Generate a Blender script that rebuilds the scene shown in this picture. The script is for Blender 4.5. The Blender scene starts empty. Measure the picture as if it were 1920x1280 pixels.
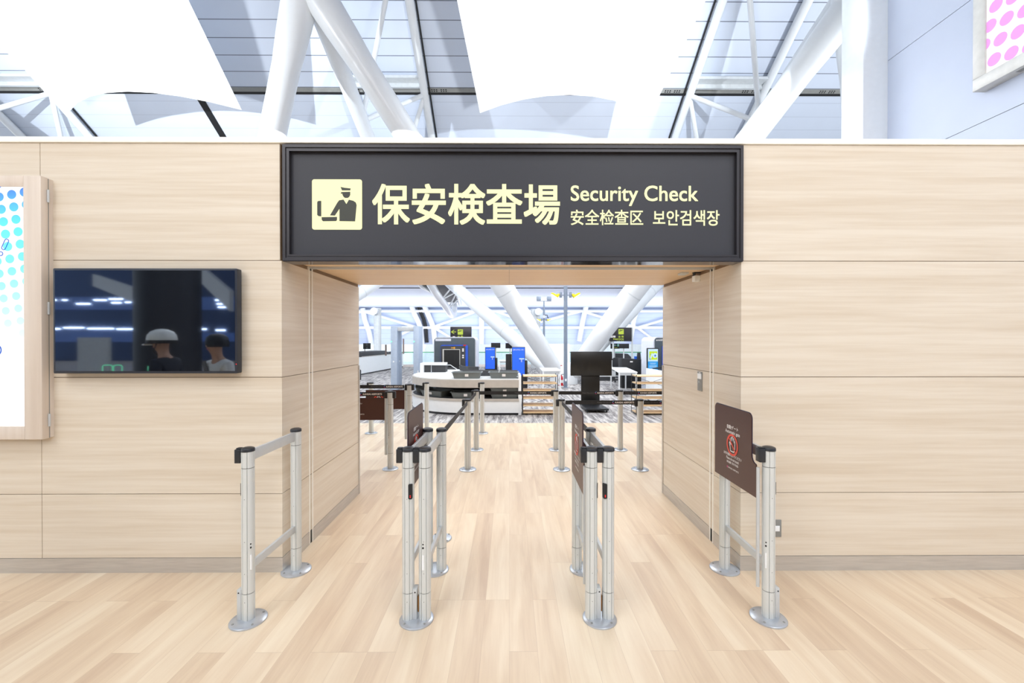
import bpy, bmesh, math, random
from mathutils import Vector, Matrix

S = bpy.context.scene
COL = S.collection
PI = math.pi
random.seed(4)

# ------------------------------------------------------------------ camera, world, lights, exposure
CAM_H, FPX, YAW, PITCH = 1.6, 800.0, math.radians(0.36), math.radians(0.29)
cam_data = bpy.data.cameras.new('camera')
cam_data.sensor_width = 36.0
cam_data.lens = FPX / 1920 * 36.0
cam_data.clip_end = 300
cam = bpy.data.objects.new('camera', cam_data)
COL.objects.link(cam)
cam.location = (0, 0, CAM_H)
cam.rotation_euler = (PI / 2 - PITCH, 0, -YAW)
S.camera = cam
S.view_settings.view_transform = 'Standard'
S.view_settings.look = 'None'
S.view_settings.gamma = 1
S.view_settings.use_curve_mapping = False
S.view_settings.exposure = 0.1
S.cycles.use_denoising = True
S.cycles.max_bounces = 7
S.cycles.diffuse_bounces = 4
S.cycles.glossy_bounces = 3
S.cycles.transparent_max_bounces = 8
S.cycles.caustics_reflective = False
S.cycles.caustics_refractive = False

world = bpy.data.worlds.new('daylight')
S.world = world
world.use_nodes = True
wb = world.node_tree.nodes['Background']
wb.inputs[0].default_value = (0.86, 0.93, 1.0, 1)
wb.inputs[1].default_value = 1.95


def lamp(name, kind, loc, target, power, color=(1, 1, 1), size=1.0, size_y=None, spot=60, blend=0.5):
    d = bpy.data.lights.new(name, kind)
    d.energy = power
    d.color = color
    if kind == 'AREA':
        d.shape = 'RECTANGLE'
        d.size = size
        d.size_y = size_y or size
    else:
        d.shadow_soft_size = size
    if kind == 'SPOT':
        d.spot_size = math.radians(spot)
        d.spot_blend = blend
    o = bpy.data.objects.new(name, d)
    COL.objects.link(o)
    o.location = loc
    o.rotation_euler = (Vector(target) - Vector(loc)).to_track_quat('-Z', 'Y').to_euler()
    return o


lamp('front_fill_left', 'AREA', (-6.5, -7.0, 7.2), (-4.5, 2.5, 0.8), 480, (0.99, 0.99, 0.985), 7, 5)  # added soft fill for wall and passage sides, no real fixture
lamp('front_fill_right', 'AREA', (3.6, -7.0, 7.2), (3.2, 2.5, 0.8), 335, (0.99, 0.99, 0.985), 5, 5)  # right half of the added fill that brightens the wall front
lamp('floor_fill_left', 'AREA', (-5.5, -2.0, 9.0), (-5.3, -1.2, 0), 280, (1.0, 0.99, 0.97), 6, 4)  # put in from above to brighten the floor on the left
lamp('floor_fill_right', 'AREA', (3.6, -2.0, 9.0), (3.5, -1.2, 0), 260, (1.0, 0.99, 0.97), 5, 4)  # invented top-down fill for the right side of the floor
lamp('security_fill', 'AREA', (0, 13, 7.6), (0, 13, 0), 800, (0.97, 0.98, 1.0), 14, 6)  # unseen fill added to brighten the security hall
lamp('passage_fill', 'AREA', (0, 6.2, 4.6), (0, 9.6, 0.4), 105, (1.0, 0.98, 0.95), 6, 2)  # added light on the posts and counter front; no lamp hangs here
lamp('wing_fill', 'AREA', (0, 26, 4.6), (0, 26, 0), 300, (0.95, 0.97, 1.0), 26, 3)  # invented fill over the far end, not a fitting
lamp('wing_upward_fill', 'AREA', (0, 39.0, 0.8), (0, 39.2, 6), 2300, (0.92, 0.95, 1.0), 44, 4)  # added upward fill that brightens the wing ceiling and far wall
lamp('uplight_by_side_wall', 'SPOT', (7.0, 4.9, 7.4), (0.6, 19, 10.6), 6400, (0.84, 0.92, 1.0), 0.06, spot=66, blend=0.6)
lamp('uplight_beyond_left_wall', 'SPOT', (-14.0, 4.0, 6.0), (-11, 19, 10.2), 9500, (0.86, 0.93, 1.0), 0.06, spot=85, blend=0.6)
lamp('added_uplight_right', 'SPOT', (12.5, 8.0, 6.0), (10.5, 18.5, 10.2), 2600, (0.90, 0.95, 1.0), 0.06, spot=90, blend=0.6)  # extra spot, added to brighten the roof around the right truss
lamp('uplight_under_membrane', 'SPOT', (2.0, 6.0, 4.2), (2.0, 11.5, 9.5), 3000, (0.95, 0.98, 1.0), 0.3, spot=70, blend=1)
lamp('uplight_under_left_membrane', 'SPOT', (-9.0, 6.0, 4.2), (-11.5, 11.5, 9.5), 3200, (0.95, 0.98, 1.0), 0.3, spot=75, blend=1)


# ------------------------------------------------------------------ helpers
def lin(c):
    return tuple(((x / 255) / 12.92 if x / 255 <= 0.04045 else ((x / 255 + 0.055) / 1.055) ** 2.4) for x in c)


def view_ray(u, v):
    f = Vector((math.sin(YAW) * math.cos(PITCH), math.cos(YAW) * math.cos(PITCH), -math.sin(PITCH)))
    r = Vector((math.cos(YAW), -math.sin(YAW), 0))
    up = r.cross(f)
    return f + r * ((u - 960) / FPX) - up * ((v - 640) / FPX)


def at(u, v, Y):            # measured picture point -> the place it stands at, given its distance
    d = view_ray(u, v)
    return Vector((0, 0, CAM_H)) + d * (Y / d.y)


def on_floor(u, v):
    d = view_ray(u, v)
    p = Vector((0, 0, CAM_H)) + d * (-CAM_H / d.z)
    return p


def at_x(u, v, X):
    d = view_ray(u, v)
    return Vector((0, 0, CAM_H)) + d * (X / d.x)


MATS = {}


def mat(name, rgb, rough=0.5, metal=0.0, emit=0.0, var=0.05, scale=9.0, stretch=(1, 1, 1), spec=0.5, bump=0.0, coat=0.0):
    """Principled material with a little procedural variation of its colour."""
    if name in MATS:
        return MATS[name]
    m = bpy.data.materials.new(name)
    m.use_nodes = True
    nt = m.node_tree
    p = nt.nodes['Principled BSDF']
    c = lin(rgb)
    p.inputs['Roughness'].default_value = rough
    p.inputs['Metallic'].default_value = metal
    p.inputs['Specular IOR Level'].default_value = spec
    p.inputs['Coat Weight'].default_value = coat
    tc = nt.nodes.new('ShaderNodeTexCoord')
    mp = nt.nodes.new('ShaderNodeMapping')
    mp.inputs['Scale'].default_value = stretch
    nz = nt.nodes.new('ShaderNodeTexNoise')
    nz.inputs['Scale'].default_value = scale
    nz.inputs['Detail'].default_value = 3
    rp = nt.nodes.new('ShaderNodeValToRGB')
    rp.color_ramp.elements[0].position = 0.3
    rp.color_ramp.elements[1].position = 0.7
    rp.color_ramp.elements[0].color = tuple(x * (1 - var) for x in c) + (1,)
    rp.color_ramp.elements[1].color = tuple(min(1, x * (1 + var)) for x in c) + (1,)
    L = nt.links
    L.new(tc.outputs['Object'], mp.inputs['Vector'])
    L.new(mp.outputs['Vector'], nz.inputs['Vector'])
    L.new(nz.outputs['Fac'], rp.inputs['Fac'])
    if emit >= 0.5:
        p.inputs['Base Color'].default_value = tuple(x * 0.12 for x in c) + (1,)
    else:
        L.new(rp.outputs['Color'], p.inputs['Base Color'])
    if emit:
        L.new(rp.outputs['Color'], p.inputs['Emission Color'])
        p.inputs['Emission Strength'].default_value = emit
    if bump:
        b = nt.nodes.new('ShaderNodeBump')
        b.inputs['Strength'].default_value = bump
        b.inputs['Distance'].default_value = 0.002
        L.new(nz.outputs['Fac'], b.inputs['Height'])
        L.new(b.outputs['Normal'], p.inputs['Normal'])
    MATS[name] = m
    return m


def glass_mat(name, tint=(0.93, 0.98, 0.98), gloss=0.08):
    m = bpy.data.materials.new(name)
    m.use_nodes = True
    nt = m.node_tree
    nt.nodes.remove(nt.nodes['Principled BSDF'])
    out = nt.nodes['Material Output']
    t = nt.nodes.new('ShaderNodeBsdfTransparent')
    t.inputs[0].default_value = tint + (1,)
    g = nt.nodes.new('ShaderNodeBsdfGlossy')
    g.inputs['Roughness'].default_value = 0.02
    mx = nt.nodes.new('ShaderNodeMixShader')
    fr = nt.nodes.new('ShaderNodeLayerWeight')
    fr.inputs['Blend'].default_value = gloss
    ge = nt.nodes.new('ShaderNodeNewGeometry')
    front = nmath(nt, 'SUBTRACT', 1.0, ge.outputs['Backfacing'])
    nt.links.new(nmath(nt, 'MULTIPLY', nmath(nt, 'MULTIPLY', fr.outputs['Fresnel'], 0.3), front), mx.inputs[0])
    nt.links.new(t.outputs[0], mx.inputs[1])
    nt.links.new(g.outputs[0], mx.inputs[2])
    nt.links.new(mx.outputs[0], out.inputs[0])
    MATS[name] = m
    return m


def wood_laminate(name, a, b, stretch):
    m = bpy.data.materials.new(name)
    m.use_nodes = True
    nt = m.node_tree
    p = nt.nodes['Principled BSDF']
    p.inputs['Roughness'].default_value = 0.42
    p.inputs['Specular IOR Level'].default_value = 0.35
    tc = nt.nodes.new('ShaderNodeTexCoord')
    L = nt.links
    facs = []
    for k, (mul, sc, det) in enumerate(((1.0, 1.0, 5), (0.22, 1.0, 2))):
        mp = nt.nodes.new('ShaderNodeMapping')
        mp.inputs['Scale'].default_value = tuple(s * mul for s in stretch)
        nz = nt.nodes.new('ShaderNodeTexNoise')
        nz.inputs['Scale'].default_value = sc
        nz.inputs['Detail'].default_value = det
        nz.inputs['Roughness'].default_value = 0.6
        L.new(tc.outputs['Object'], mp.inputs['Vector'])
        L.new(mp.outputs['Vector'], nz.inputs['Vector'])
        facs.append(nz.outputs['Fac'])
    mx = nt.nodes.new('ShaderNodeMath')
    mx.operation = 'MULTIPLY_ADD'
    mx.inputs[1].default_value = 0.55
    L.new(facs[0], mx.inputs[0])
    m2 = nt.nodes.new('ShaderNodeMath')
    m2.operation = 'MULTIPLY'
    m2.inputs[1].default_value = 0.45
    L.new(facs[1], m2.inputs[0])
    L.new(m2.outputs[0], mx.inputs[2])
    rp = nt.nodes.new('ShaderNodeValToRGB')
    rp.color_ramp.elements[0].position = 0.36
    rp.color_ramp.elements[1].position = 0.62
    rp.color_ramp.elements[0].color = lin(a) + (1,)
    rp.color_ramp.elements[1].color = lin(b) + (1,)
    L.new(mx.outputs[0], rp.inputs['Fac'])
    L.new(rp.outputs['Color'], p.inputs['Base Color'])
    MATS[name] = m
    return m


def nmath(nt, op, a, b=None, c=None):
    n = nt.nodes.new('ShaderNodeMath')
    n.operation = op
    for i, x in enumerate((a, b, c)):
        if x is None:
            continue
        if isinstance(x, (int, float)):
            n.inputs[i].default_value = x
        else:
            nt.links.new(x, n.inputs[i])
    return n.outputs[0]


def plank_floor(name):
    m = bpy.data.materials.new(name)
    m.use_nodes = True
    nt = m.node_tree
    L = nt.links
    p = nt.nodes['Principled BSDF']
    p.inputs['Roughness'].default_value = 0.38
    p.inputs['Specular IOR Level'].default_value = 0.3
    tc = nt.nodes.new('ShaderNodeTexCoord')
    sp = nt.nodes.new('ShaderNodeSeparateXYZ')
    L.new(tc.outputs['Object'], sp.inputs[0])
    W, LEN = 0.145, 1.305
    xs = nmath(nt, 'DIVIDE', sp.outputs['X'], W)
    col = nmath(nt, 'FLOOR', xs)
    wn = nt.nodes.new('ShaderNodeTexWhiteNoise')
    wn.noise_dimensions = '1D'
    L.new(col, wn.inputs['W'])
    third = nmath(nt, 'FLOOR', nmath(nt, 'MULTIPLY', wn.outputs['Value'], 3))
    ys = nmath(nt, 'DIVIDE', nmath(nt, 'ADD', sp.outputs['Y'], nmath(nt, 'MULTIPLY_ADD', third, 0.435, -0.005)), LEN)
    row = nmath(nt, 'FLOOR', ys)
    cv = nt.nodes.new('ShaderNodeCombineXYZ')
    L.new(col, cv.inputs[0])
    L.new(row, cv.inputs[1])
    w2 = nt.nodes.new('ShaderNodeTexWhiteNoise')
    w2.noise_dimensions = '2D'
    L.new(cv.outputs[0], w2.inputs['Vector'])
    # grain: stretched along the plank, shifted for every plank
    gv = nt.nodes.new('ShaderNodeCombineXYZ')
    L.new(nmath(nt, 'MULTIPLY', sp.outputs['X'], 11.0), gv.inputs[0])
    L.new(nmath(nt, 'MULTIPLY', sp.outputs['Y'], 1.1), gv.inputs[1])
    L.new(nmath(nt, 'MULTIPLY', w2.outputs['Value'], 40.0), gv.inputs[2])
    nz = nt.nodes.new('ShaderNodeTexNoise')
    nz.inputs['Scale'].default_value = 1.0
    nz.inputs['Detail'].default_value = 4
    nz.inputs['Distortion'].default_value = 0.6
    L.new(gv.outputs[0], nz.inputs['Vector'])
    gv2 = nt.nodes.new('ShaderNodeCombineXYZ')
    L.new(nmath(nt, 'MULTIPLY', sp.outputs['X'], 90.0), gv2.inputs[0])
    L.new(nmath(nt, 'MULTIPLY', sp.outputs['Y'], 5.0), gv2.inputs[1])
    L.new(nmath(nt, 'MULTIPLY', w2.outputs['Value'], 17.0), gv2.inputs[2])
    nf = nt.nodes.new('ShaderNodeTexNoise')
    nf.inputs['Scale'].default_value = 1.0
    nf.inputs['Detail'].default_value = 2
    L.new(gv2.outputs[0], nf.inputs['Vector'])
    t = nmath(nt, 'MULTIPLY_ADD', w2.outputs['Value'], 0.28, nmath(nt, 'MULTIPLY_ADD', nz.outputs['Fac'], 0.76, nmath(nt, 'MULTIPLY', nf.outputs['Fac'], 0.16)))
    rp = nt.nodes.new('ShaderNodeValToRGB')
    e = rp.color_ramp.elements
    e[0].position = 0.32
    e[0].color = lin((206, 180, 153)) + (1,)
    e[1].position = 0.86
    e[1].color = lin((237, 220, 194)) + (1,)
    k = e.new(0.58)
    k.color = lin((224, 202, 174)) + (1,)
    L.new(t, rp.inputs['Fac'])
    # thin joints
    fx = nmath(nt, 'ABSOLUTE', nmath(nt, 'SUBTRACT', nmath(nt, 'FRACT', xs), 0.5))
    fy = nmath(nt, 'ABSOLUTE', nmath(nt, 'SUBTRACT', nmath(nt, 'FRACT', ys), 0.5))
    j = nmath(nt, 'MAXIMUM', nmath(nt, 'GREATER_THAN', fx, 0.4935), nmath(nt, 'GREATER_THAN', fy, 0.4988))
    mx = nt.nodes.new('ShaderNodeMix')
    mx.data_type = 'RGBA'
    L.new(nmath(nt, 'MULTIPLY', j, 0.35), mx.inputs['Factor'])
    L.new(rp.outputs['Color'], mx.inputs['A'])
    mx.inputs['B'].default_value = lin((176, 148, 122)) + (1,)
    L.new(mx.outputs['Result'], p.inputs['Base Color'])
    MATS[name] = m
    return m


def carpet_mat(name):
    m = bpy.data.materials.new(name)
    m.use_nodes = True
    nt = m.node_tree
    L = nt.links
    p = nt.nodes['Principled BSDF']
    p.inputs['Roughness'].default_value = 0.95
    p.inputs['Specular IOR Level'].default_value = 0.1
    tc = nt.nodes.new('ShaderNodeTexCoord')
    sp = nt.nodes.new('ShaderNodeSeparateXYZ')
    L.new(tc.outputs['Object'], sp.inputs[0])
    cx = nmath(nt, 'FLOOR', nmath(nt, 'DIVIDE', sp.outputs['X'], 0.25))
    w = nt.nodes.new('ShaderNodeTexWhiteNoise')
    w.noise_dimensions = '1D'
    L.new(cx, w.inputs['W'])
    gv = nt.nodes.new('ShaderNodeCombineXYZ')
    L.new(nmath(nt, 'MULTIPLY', sp.outputs['X'], 14.0), gv.inputs[0])
    L.new(nmath(nt, 'MULTIPLY', sp.outputs['Y'], 1.7), gv.inputs[1])
    L.new(nmath(nt, 'MULTIPLY', w.outputs['Value'], 30.0), gv.inputs[2])
    nz = nt.nodes.new('ShaderNodeTexNoise')
    nz.inputs['Scale'].default_value = 1.0
    nz.inputs['Detail'].default_value = 4
    nz.inputs['Roughness'].default_value = 0.65
    L.new(gv.outputs[0], nz.inputs['Vector'])
    rp = nt.nodes.new('ShaderNodeValToRGB')
    e = rp.color_ramp.elements
    e[0].position = 0.34
    e[0].color = lin((112, 109, 109)) + (1,)
    e[1].position = 0.60
    e[1].color = lin((206, 203, 200)) + (1,)
    k = e.new(0.47)
    k.color = lin((158, 155, 155)) + (1,)
    L.new(nz.outputs['Fac'], rp.inputs['Fac'])
    L.new(rp.outputs['Color'], p.inputs['Base Color'])
    MATS[name] = m
    return m


def seam_panels(name, rgb, seam, pitch, phase, width, axis='Y', rough=0.5):
    """Metal roof panels: thin joints at a fixed pitch along one axis."""
    m = bpy.data.materials.new(name)
    m.use_nodes = True
    nt = m.node_tree
    L = nt.links
    p = nt.nodes['Principled BSDF']
    p.inputs['Roughness'].default_value = rough
    tc = nt.nodes.new('ShaderNodeTexCoord')
    sp = nt.nodes.new('ShaderNodeSeparateXYZ')
    L.new(tc.outputs['Object'], sp.inputs[0])
    s = nmath(nt, 'FRACT', nmath(nt, 'DIVIDE', nmath(nt, 'SUBTRACT', sp.outputs[axis], phase), pitch))
    j = nmath(nt, 'LESS_THAN', s, width / pitch)
    nz = nt.nodes.new('ShaderNodeTexNoise')
    nz.inputs['Scale'].default_value = 0.8
    L.new(tc.outputs['Object'], nz.inputs['Vector'])
    rp = nt.nodes.new('ShaderNodeValToRGB')
    c = lin(rgb)
    rp.color_ramp.elements[0].color = tuple(x * 0.95 for x in c) + (1,)
    rp.color_ramp.elements[1].color = tuple(min(1, x * 1.04) for x in c) + (1,)
    L.new(nz.outputs['Fac'], rp.inputs['Fac'])
    mx = nt.nodes.new('ShaderNodeMix')
    mx.data_type = 'RGBA'
    if axis == 'Y':     # the joints of the lower panels are drawn fainter than those above the slot
        j = nmath(nt, 'MULTIPLY', j, nmath(nt, 'MULTIPLY_ADD', nmath(nt, 'GREATER_THAN', sp.outputs['Y'], 16.6), -0.8, 1.0))
    L.new(j, mx.inputs['Factor'])
    L.new(rp.outputs['Color'], mx.inputs['A'])
    mx.inputs['B'].default_value = lin(seam) + (1,)
    L.new(mx.outputs['Result'], p.inputs['Base Color'])
    MATS[name] = m
    return m


class MB:
    """Collects shapes, then links them as ONE mesh object."""

    def __init__(self):
        self.v, self.f, self.mi = [], [], []

    def add(self, vs, fs, mi=0):
        n = len(self.v)
        self.v += [tuple(x) for x in vs]
        self.f += [tuple(i + n for i in f) for f in fs]
        self.mi += [mi] * len(fs)
        return self

    def box(self, x0, x1, y0, y1, z0, z1, mi=0):
        vs = [(x, y, z) for z in (z0, z1) for y in (y0, y1) for x in (x0, x1)]
        fs = [(0, 2, 3, 1), (4, 5, 7, 6), (0, 1, 5, 4), (2, 6, 7, 3), (0, 4, 6, 2), (1, 3, 7, 5)]
        return self.add(vs, fs, mi)

    def bar(self, a, b, w, h, mi=0, up=(0, 0, 1)):
        """Box along a->b, w wide, h high."""
        a, b = Vector(a), Vector(b)
        d = (b - a).normalized()
        u = Vector(up)
        if abs(d.dot(u)) > 0.98:
            u = Vector((0, 1, 0))
        s = d.cross(u).normalized()
        u = s.cross(d).normalized()
        vs = []
        for q in (a, b):
            for (i, j) in ((-1, -1), (1, -1), (1, 1), (-1, 1)):
                vs.append(q + s * (i * w / 2) + u * (j * h / 2))
        fs = [(0, 1, 2, 3), (7, 6, 5, 4), (0, 4, 5, 1), (1, 5, 6, 2), (2, 6, 7, 3), (3, 7, 4, 0)]
        return self.add(vs, fs, mi)

    def tube(self, path, r, n=16, mi=0, caps=True):
        """Round bar through the points of path; r is one radius or one per point."""
        P = [Vector(p) for p in path]
        R = r if isinstance(r, (list, tuple)) else [r] * len(P)
        vs, fs = [], []
        ref = None
        for i, p in enumerate(P):
            d = (P[min(i + 1, len(P) - 1)] - P[max(i - 1, 0)]).normalized()
            if ref is None:
                ref = Vector((0, 0, 1)) if abs(d.z) < 0.9 else Vector((0, 1, 0))
            s = d.cross(ref).normalized()
            u = s.cross(d).normalized()
            ref = u
            for k in range(n):
                a = 2 * PI * k / n
                vs.append(p + (s * math.cos(a) + u * math.sin(a)) * R[i])
        for i in range(len(P) - 1):
            for k in range(n):
                k2 = (k + 1) % n
                fs.append((i * n + k, i * n + k2, (i + 1) * n + k2, (i + 1) * n + k))
        if caps:
            fs.append(tuple(range(n))[::-1])
            fs.append(tuple((len(P) - 1) * n + k for k in range(n)))
        return self.add(vs, fs, mi)

    def lathe(self, prof, c=(0, 0, 0), n=32, mi=0, sx=1.0, sy=1.0):
        """Profile of (radius, z) turned about the vertical through c."""
        vs, fs = [], []
        for (r, z) in prof:
            for k in range(n):
                a = 2 * PI * k / n
                vs.append((c[0] + r * sx * math.cos(a), c[1] + r * sy * math.sin(a), c[2] + z))
        for i in range(len(prof) - 1):
            for k in range(n):
                k2 = (k + 1) % n
                fs.append((i * n + k, i * n + k2, (i + 1) * n + k2, (i + 1) * n + k))
        fs.append(tuple(range(n))[::-1])
        fs.append(tuple((len(prof) - 1) * n + k for k in range(n)))
        return self.add(vs, fs, mi)

    def prism(self, poly, o, ax, ay, az, mi=0):
        """2-D polygon in the plane (ax, ay) at o, thickened along az."""
        o, ax, ay, az = Vector(o), Vector(ax), Vector(ay), Vector(az)
        n = len(poly)
        vs = [o + ax * x + ay * y for x, y in poly] + [o + ax * x + ay * y + az for x, y in poly]
        fs = [tuple(range(n))[::-1], tuple(range(n, 2 * n))]
        fs += [(i, (i + 1) % n, n + (i + 1) % n, n + i) for i in range(n)]
        return self.add(vs, fs, mi)

    def extrude_profile(self, prof, x, y, z0, z1, mi=0):
        return self.prism(prof, (x, y, z0), (1, 0, 0), (0, 1, 0), (0, 0, z1 - z0), mi)

    def build(self, name, m, parent=None, bevel=0.0, seg=2, smooth=True, angle=35):
        me = bpy.data.meshes.new(name)
        me.from_pydata(self.v, [], self.f)
        ms = m if isinstance(m, (list, tuple)) else [m]
        for q in ms:
            me.materials.append(MATS[q] if isinstance(q, str) else q)
        me.polygons.foreach_set('material_index', self.mi)
        bm = bmesh.new()
        bm.from_mesh(me)
        bmesh.ops.recalc_face_normals(bm, faces=bm.faces)
        if bevel:
            es = [e for e in bm.edges if len(e.link_faces) == 2 and e.calc_face_angle(0) > math.radians(40)]
            bmesh.ops.bevel(bm, geom=es, offset=bevel, segments=seg, affect='EDGES', profile=0.5, clamp_overlap=True)
        bm.to_mesh(me)
        bm.free()
        if smooth:
            me.polygons.foreach_set('use_smooth', [True] * len(me.polygons))
            me.set_sharp_from_angle(angle=math.radians(angle))
        o = bpy.data.objects.new(name, me)
        COL.objects.link(o)
        if parent is not None:
            o.parent = parent
        return o


def thing(name, label, cat, loc=(0, 0, 0), rz=0.0, group=None, kind=None):
    o = bpy.data.objects.new(name, None)
    o.empty_display_size = 0.1
    COL.objects.link(o)
    o.location = loc
    o.rotation_euler = (0, 0, rz)
    return tag(o, label, cat, group, kind)


def tag(o, label=None, cat=None, group=None, kind=None):
    if label:
        o['label'] = label
    if cat:
        o['category'] = cat
    if group:
        o['group'] = group
    if kind:
        o['kind'] = kind
    return o


def struct(o, label=None):
    o['kind'] = 'structure'
    if label:
        o['label'] = label
    return o


def dup(root, loc=None, rz=None, label=None, group=None):
    def cp(o, par):
        c = o.copy()
        COL.objects.link(c)
        c.parent = par
        for ch in list(o.children):
            cp(ch, c)
        return c
    kids = list(root.children)
    r = root.copy()
    COL.objects.link(r)
    for ch in kids:
        cp(ch, r)
    if loc is not None:
        r.location = loc
    if rz is not None:
        r.rotation_euler = (0, 0, rz)
    if label:
        r['label'] = label
    if group:
        r['group'] = group
    return r


TEXT = {}


def text_shape(body, offset):
    key = (body, offset)
    if key not in TEXT:
        cu = bpy.data.curves.new('lettering', 'FONT')
        cu.body = body
        cu.size = 1.0
        cu.offset = offset
        cu.resolution_u = 4
        o = bpy.data.objects.new('lettering', cu)
        COL.objects.link(o)
        dg = bpy.context.evaluated_depsgraph_get()
        me = bpy.data.meshes.new_from_object(o.evaluated_get(dg))
        vs = [(v.co.x, v.co.y) for v in me.vertices]
        fs = [tuple(p.vertices) for p in me.polygons]
        x0, x1 = min(v[0] for v in vs), max(v[0] for v in vs)
        y0, y1 = min(v[1] for v in vs), max(v[1] for v in vs)
        TEXT[key] = ([((x - x0) / (x1 - x0), (y - y0) / (y1 - y0)) for x, y in vs], fs, (x1 - x0) / (y1 - y0))
        bpy.data.objects.remove(o)
        bpy.data.curves.remove(cu)
        bpy.data.meshes.remove(me)
    return TEXT[key]


def put_text(mb, body, o, ax, ay, w, h=None, offset=0.0, mi=0):
    """Lettering whose ink fills w x h, lower left corner at o; offset thickens the strokes (in glyph heights)."""
    vs, fs, asp = text_shape(body, 0.0)
    h = h or w / asp
    o, ax, ay = Vector(o), Vector(ax), Vector(ay)
    b = offset * h
    nrm = ax.cross(ay)
    shifts = [(0, 0)] if b == 0 else [(1, 1), (-1, 1), (1, -1), (-1, -1), (1, 0), (-1, 0), (0, 1), (0, -1)]
    for i, (dx, dy) in enumerate(shifts):
        q = o + nrm * (0.00002 * i)
        mb.add([q + ax * (b + x * (w - 2 * b) + dx * b) + ay * (b + y * (h - 2 * b) + dy * b) for x, y in vs], fs, mi)
    return mb


def disc(mb, c, ax, ay, r, n=24, mi=0, ry=None):
    c, ax, ay = Vector(c), Vector(ax), Vector(ay)
    vs = [c + ax * (r * math.cos(2 * PI * k / n)) + ay * ((ry or r) * math.sin(2 * PI * k / n)) for k in range(n)]
    mb.add(vs, [tuple(range(n))], mi)
    return mb


def ring(mb, c, ax, ay, r0, r1, n=32, mi=0):
    c, ax, ay = Vector(c), Vector(ax), Vector(ay)
    vs = []
    for k in range(n):
        a = 2 * PI * k / n
        d = ax * math.cos(a) + ay * math.sin(a)
        vs += [c + d * r0, c + d * r1]
    fs = [(2 * k, 2 * k + 1, 2 * ((k + 1) % n) + 1, 2 * ((k + 1) % n)) for k in range(n)]
    mb.add(vs, fs, mi)
    return mb


def rounded(x0, x1, y0, y1, r, n=6, corners=(1, 1, 1, 1)):
    """Rounded rectangle outline, counter-clockwise from lower left."""
    out = []
    for (cx, cy, a0, on) in ((x0 + r, y0 + r, PI, corners[0]), (x1 - r, y0 + r, 1.5 * PI, corners[1]),
                             (x1 - r, y1 - r, 0, corners[2]), (x0 + r, y1 - r, 0.5 * PI, corners[3])):
        if on:
            for k in range(n + 1):
                a = a0 + 0.5 * PI * k / n
                out.append((cx + r * math.cos(a), cy + r * math.sin(a)))
        else:
            out.append((x0 if cx < (x0 + x1) / 2 else x1, y0 if cy < (y0 + y1) / 2 else y1))
    return out


X3, Y3, Z3 = Vector((1, 0, 0)), Vector((0, 1, 0)), Vector((0, 0, 1))

# ------------------------------------------------------------------ materials
wood_laminate('wall_laminate', (213, 198, 177), (227, 216, 199), (1.3, 1.3, 42.0))
wood_laminate('frame_laminate', (214, 199, 184), (224, 211, 197), (30.0, 30.0, 1.3))
wood_laminate('soffit_laminate', (231, 200, 162), (240, 214, 180), (1.3, 42.0, 1.3))
mat('laminate_core', (150, 124, 98), 0.7)
mat('cap_cream', (250, 247, 238), 0.4)
mat('baseboard_steel', (196, 190, 182), 0.32, 0.35, var=0.08, scale=4, stretch=(1.5, 1.5, 20))
mat('sign_frame', (52, 50, 54), 0.35, 0.3)
mat('sign_panel', (58, 59, 65), 0.45, 0.0, var=0.03, scale=300, spec=0.3)
mat('sign_lit', (255, 254, 192), 0.5, emit=0.95, var=0.0)
mat('sign_dark', (56, 58, 50), 0.5)
mat('sign_underside', (60, 60, 66), 0.08, 0.6)
mat('aluminium', (216, 219, 217), 0.36, 0.2, var=0.008, scale=60, stretch=(1, 1, 0.05))
mat('aluminium_flat', (202, 205, 206), 0.38, 0.2, var=0.015, scale=30)
mat('base_metal', (188, 193, 200), 0.3, 0.55, var=0.04, scale=40)
mat('black_plastic', (38, 40, 44), 0.38)
mat('dark_gap', (34, 32, 32), 0.6)
mat('brass', (150, 104, 52), 0.35, 0.8)
mat('red_led', (255, 40, 40), 0.4, emit=1.5, var=0)
mat('green_led', (130, 255, 190), 0.4, emit=1.5, var=0)
mat('sticker', (236, 238, 238), 0.5)
mat('brown_film', (82, 54, 48), 0.38, var=0.05, scale=200)
mat('panel_edge', (52, 52, 78), 0.3)
mat('white_print', (245, 242, 240), 0.5, var=0.02)
mat('red_print', (232, 84, 66), 0.5, var=0.02)
mat('belt_black', (34, 36, 40), 0.6, var=0.1, scale=160)
mat('grey_print', (132, 134, 138), 0.5)
mat('logo_pink', (196, 76, 130), 0.5)
mat('logo_blue', (96, 150, 216), 0.5)
glass_mat('clear_glass', (0.985, 0.99, 0.99), 0.04)
glass_mat('rail_glass', (0.90, 0.965, 0.99), 0.12)
plank_floor('plank_vinyl')
carpet_mat('streaked_carpet')
seam_panels('roof_panels', (206, 214, 228), (112, 118, 132), 0.462, 14.09, 0.022)
seam_panels('wing_panels', (206, 218, 242), (180, 192, 220), 0.55, 0.0, 0.03, axis='Z')
mat('structure_white', (228, 231, 233), 0.28, 0.0, var=0.02, scale=2, coat=0.2)
mat('membrane_white', (250, 251, 251), 0.8, var=0.01)
mat('side_wall_paint', (206, 216, 236), 0.5, var=0.015, scale=1.5)
mat('return_lit_tone', (240, 245, 249), 0.5, var=0.015)  # side wall end made lighter: light falling on it put into the colour
mat('slot_black', (22, 22, 24), 0.6)
mat('slot_grey', (140, 140, 136), 0.5)
mat('frame_grey', (206, 205, 200), 0.4, 0.2)
mat('lightbox_white', (255, 255, 255), 0.5, emit=1.05, var=0)
mat('pink_dot', (255, 160, 244), 0.5, emit=0.95, var=0)
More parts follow.
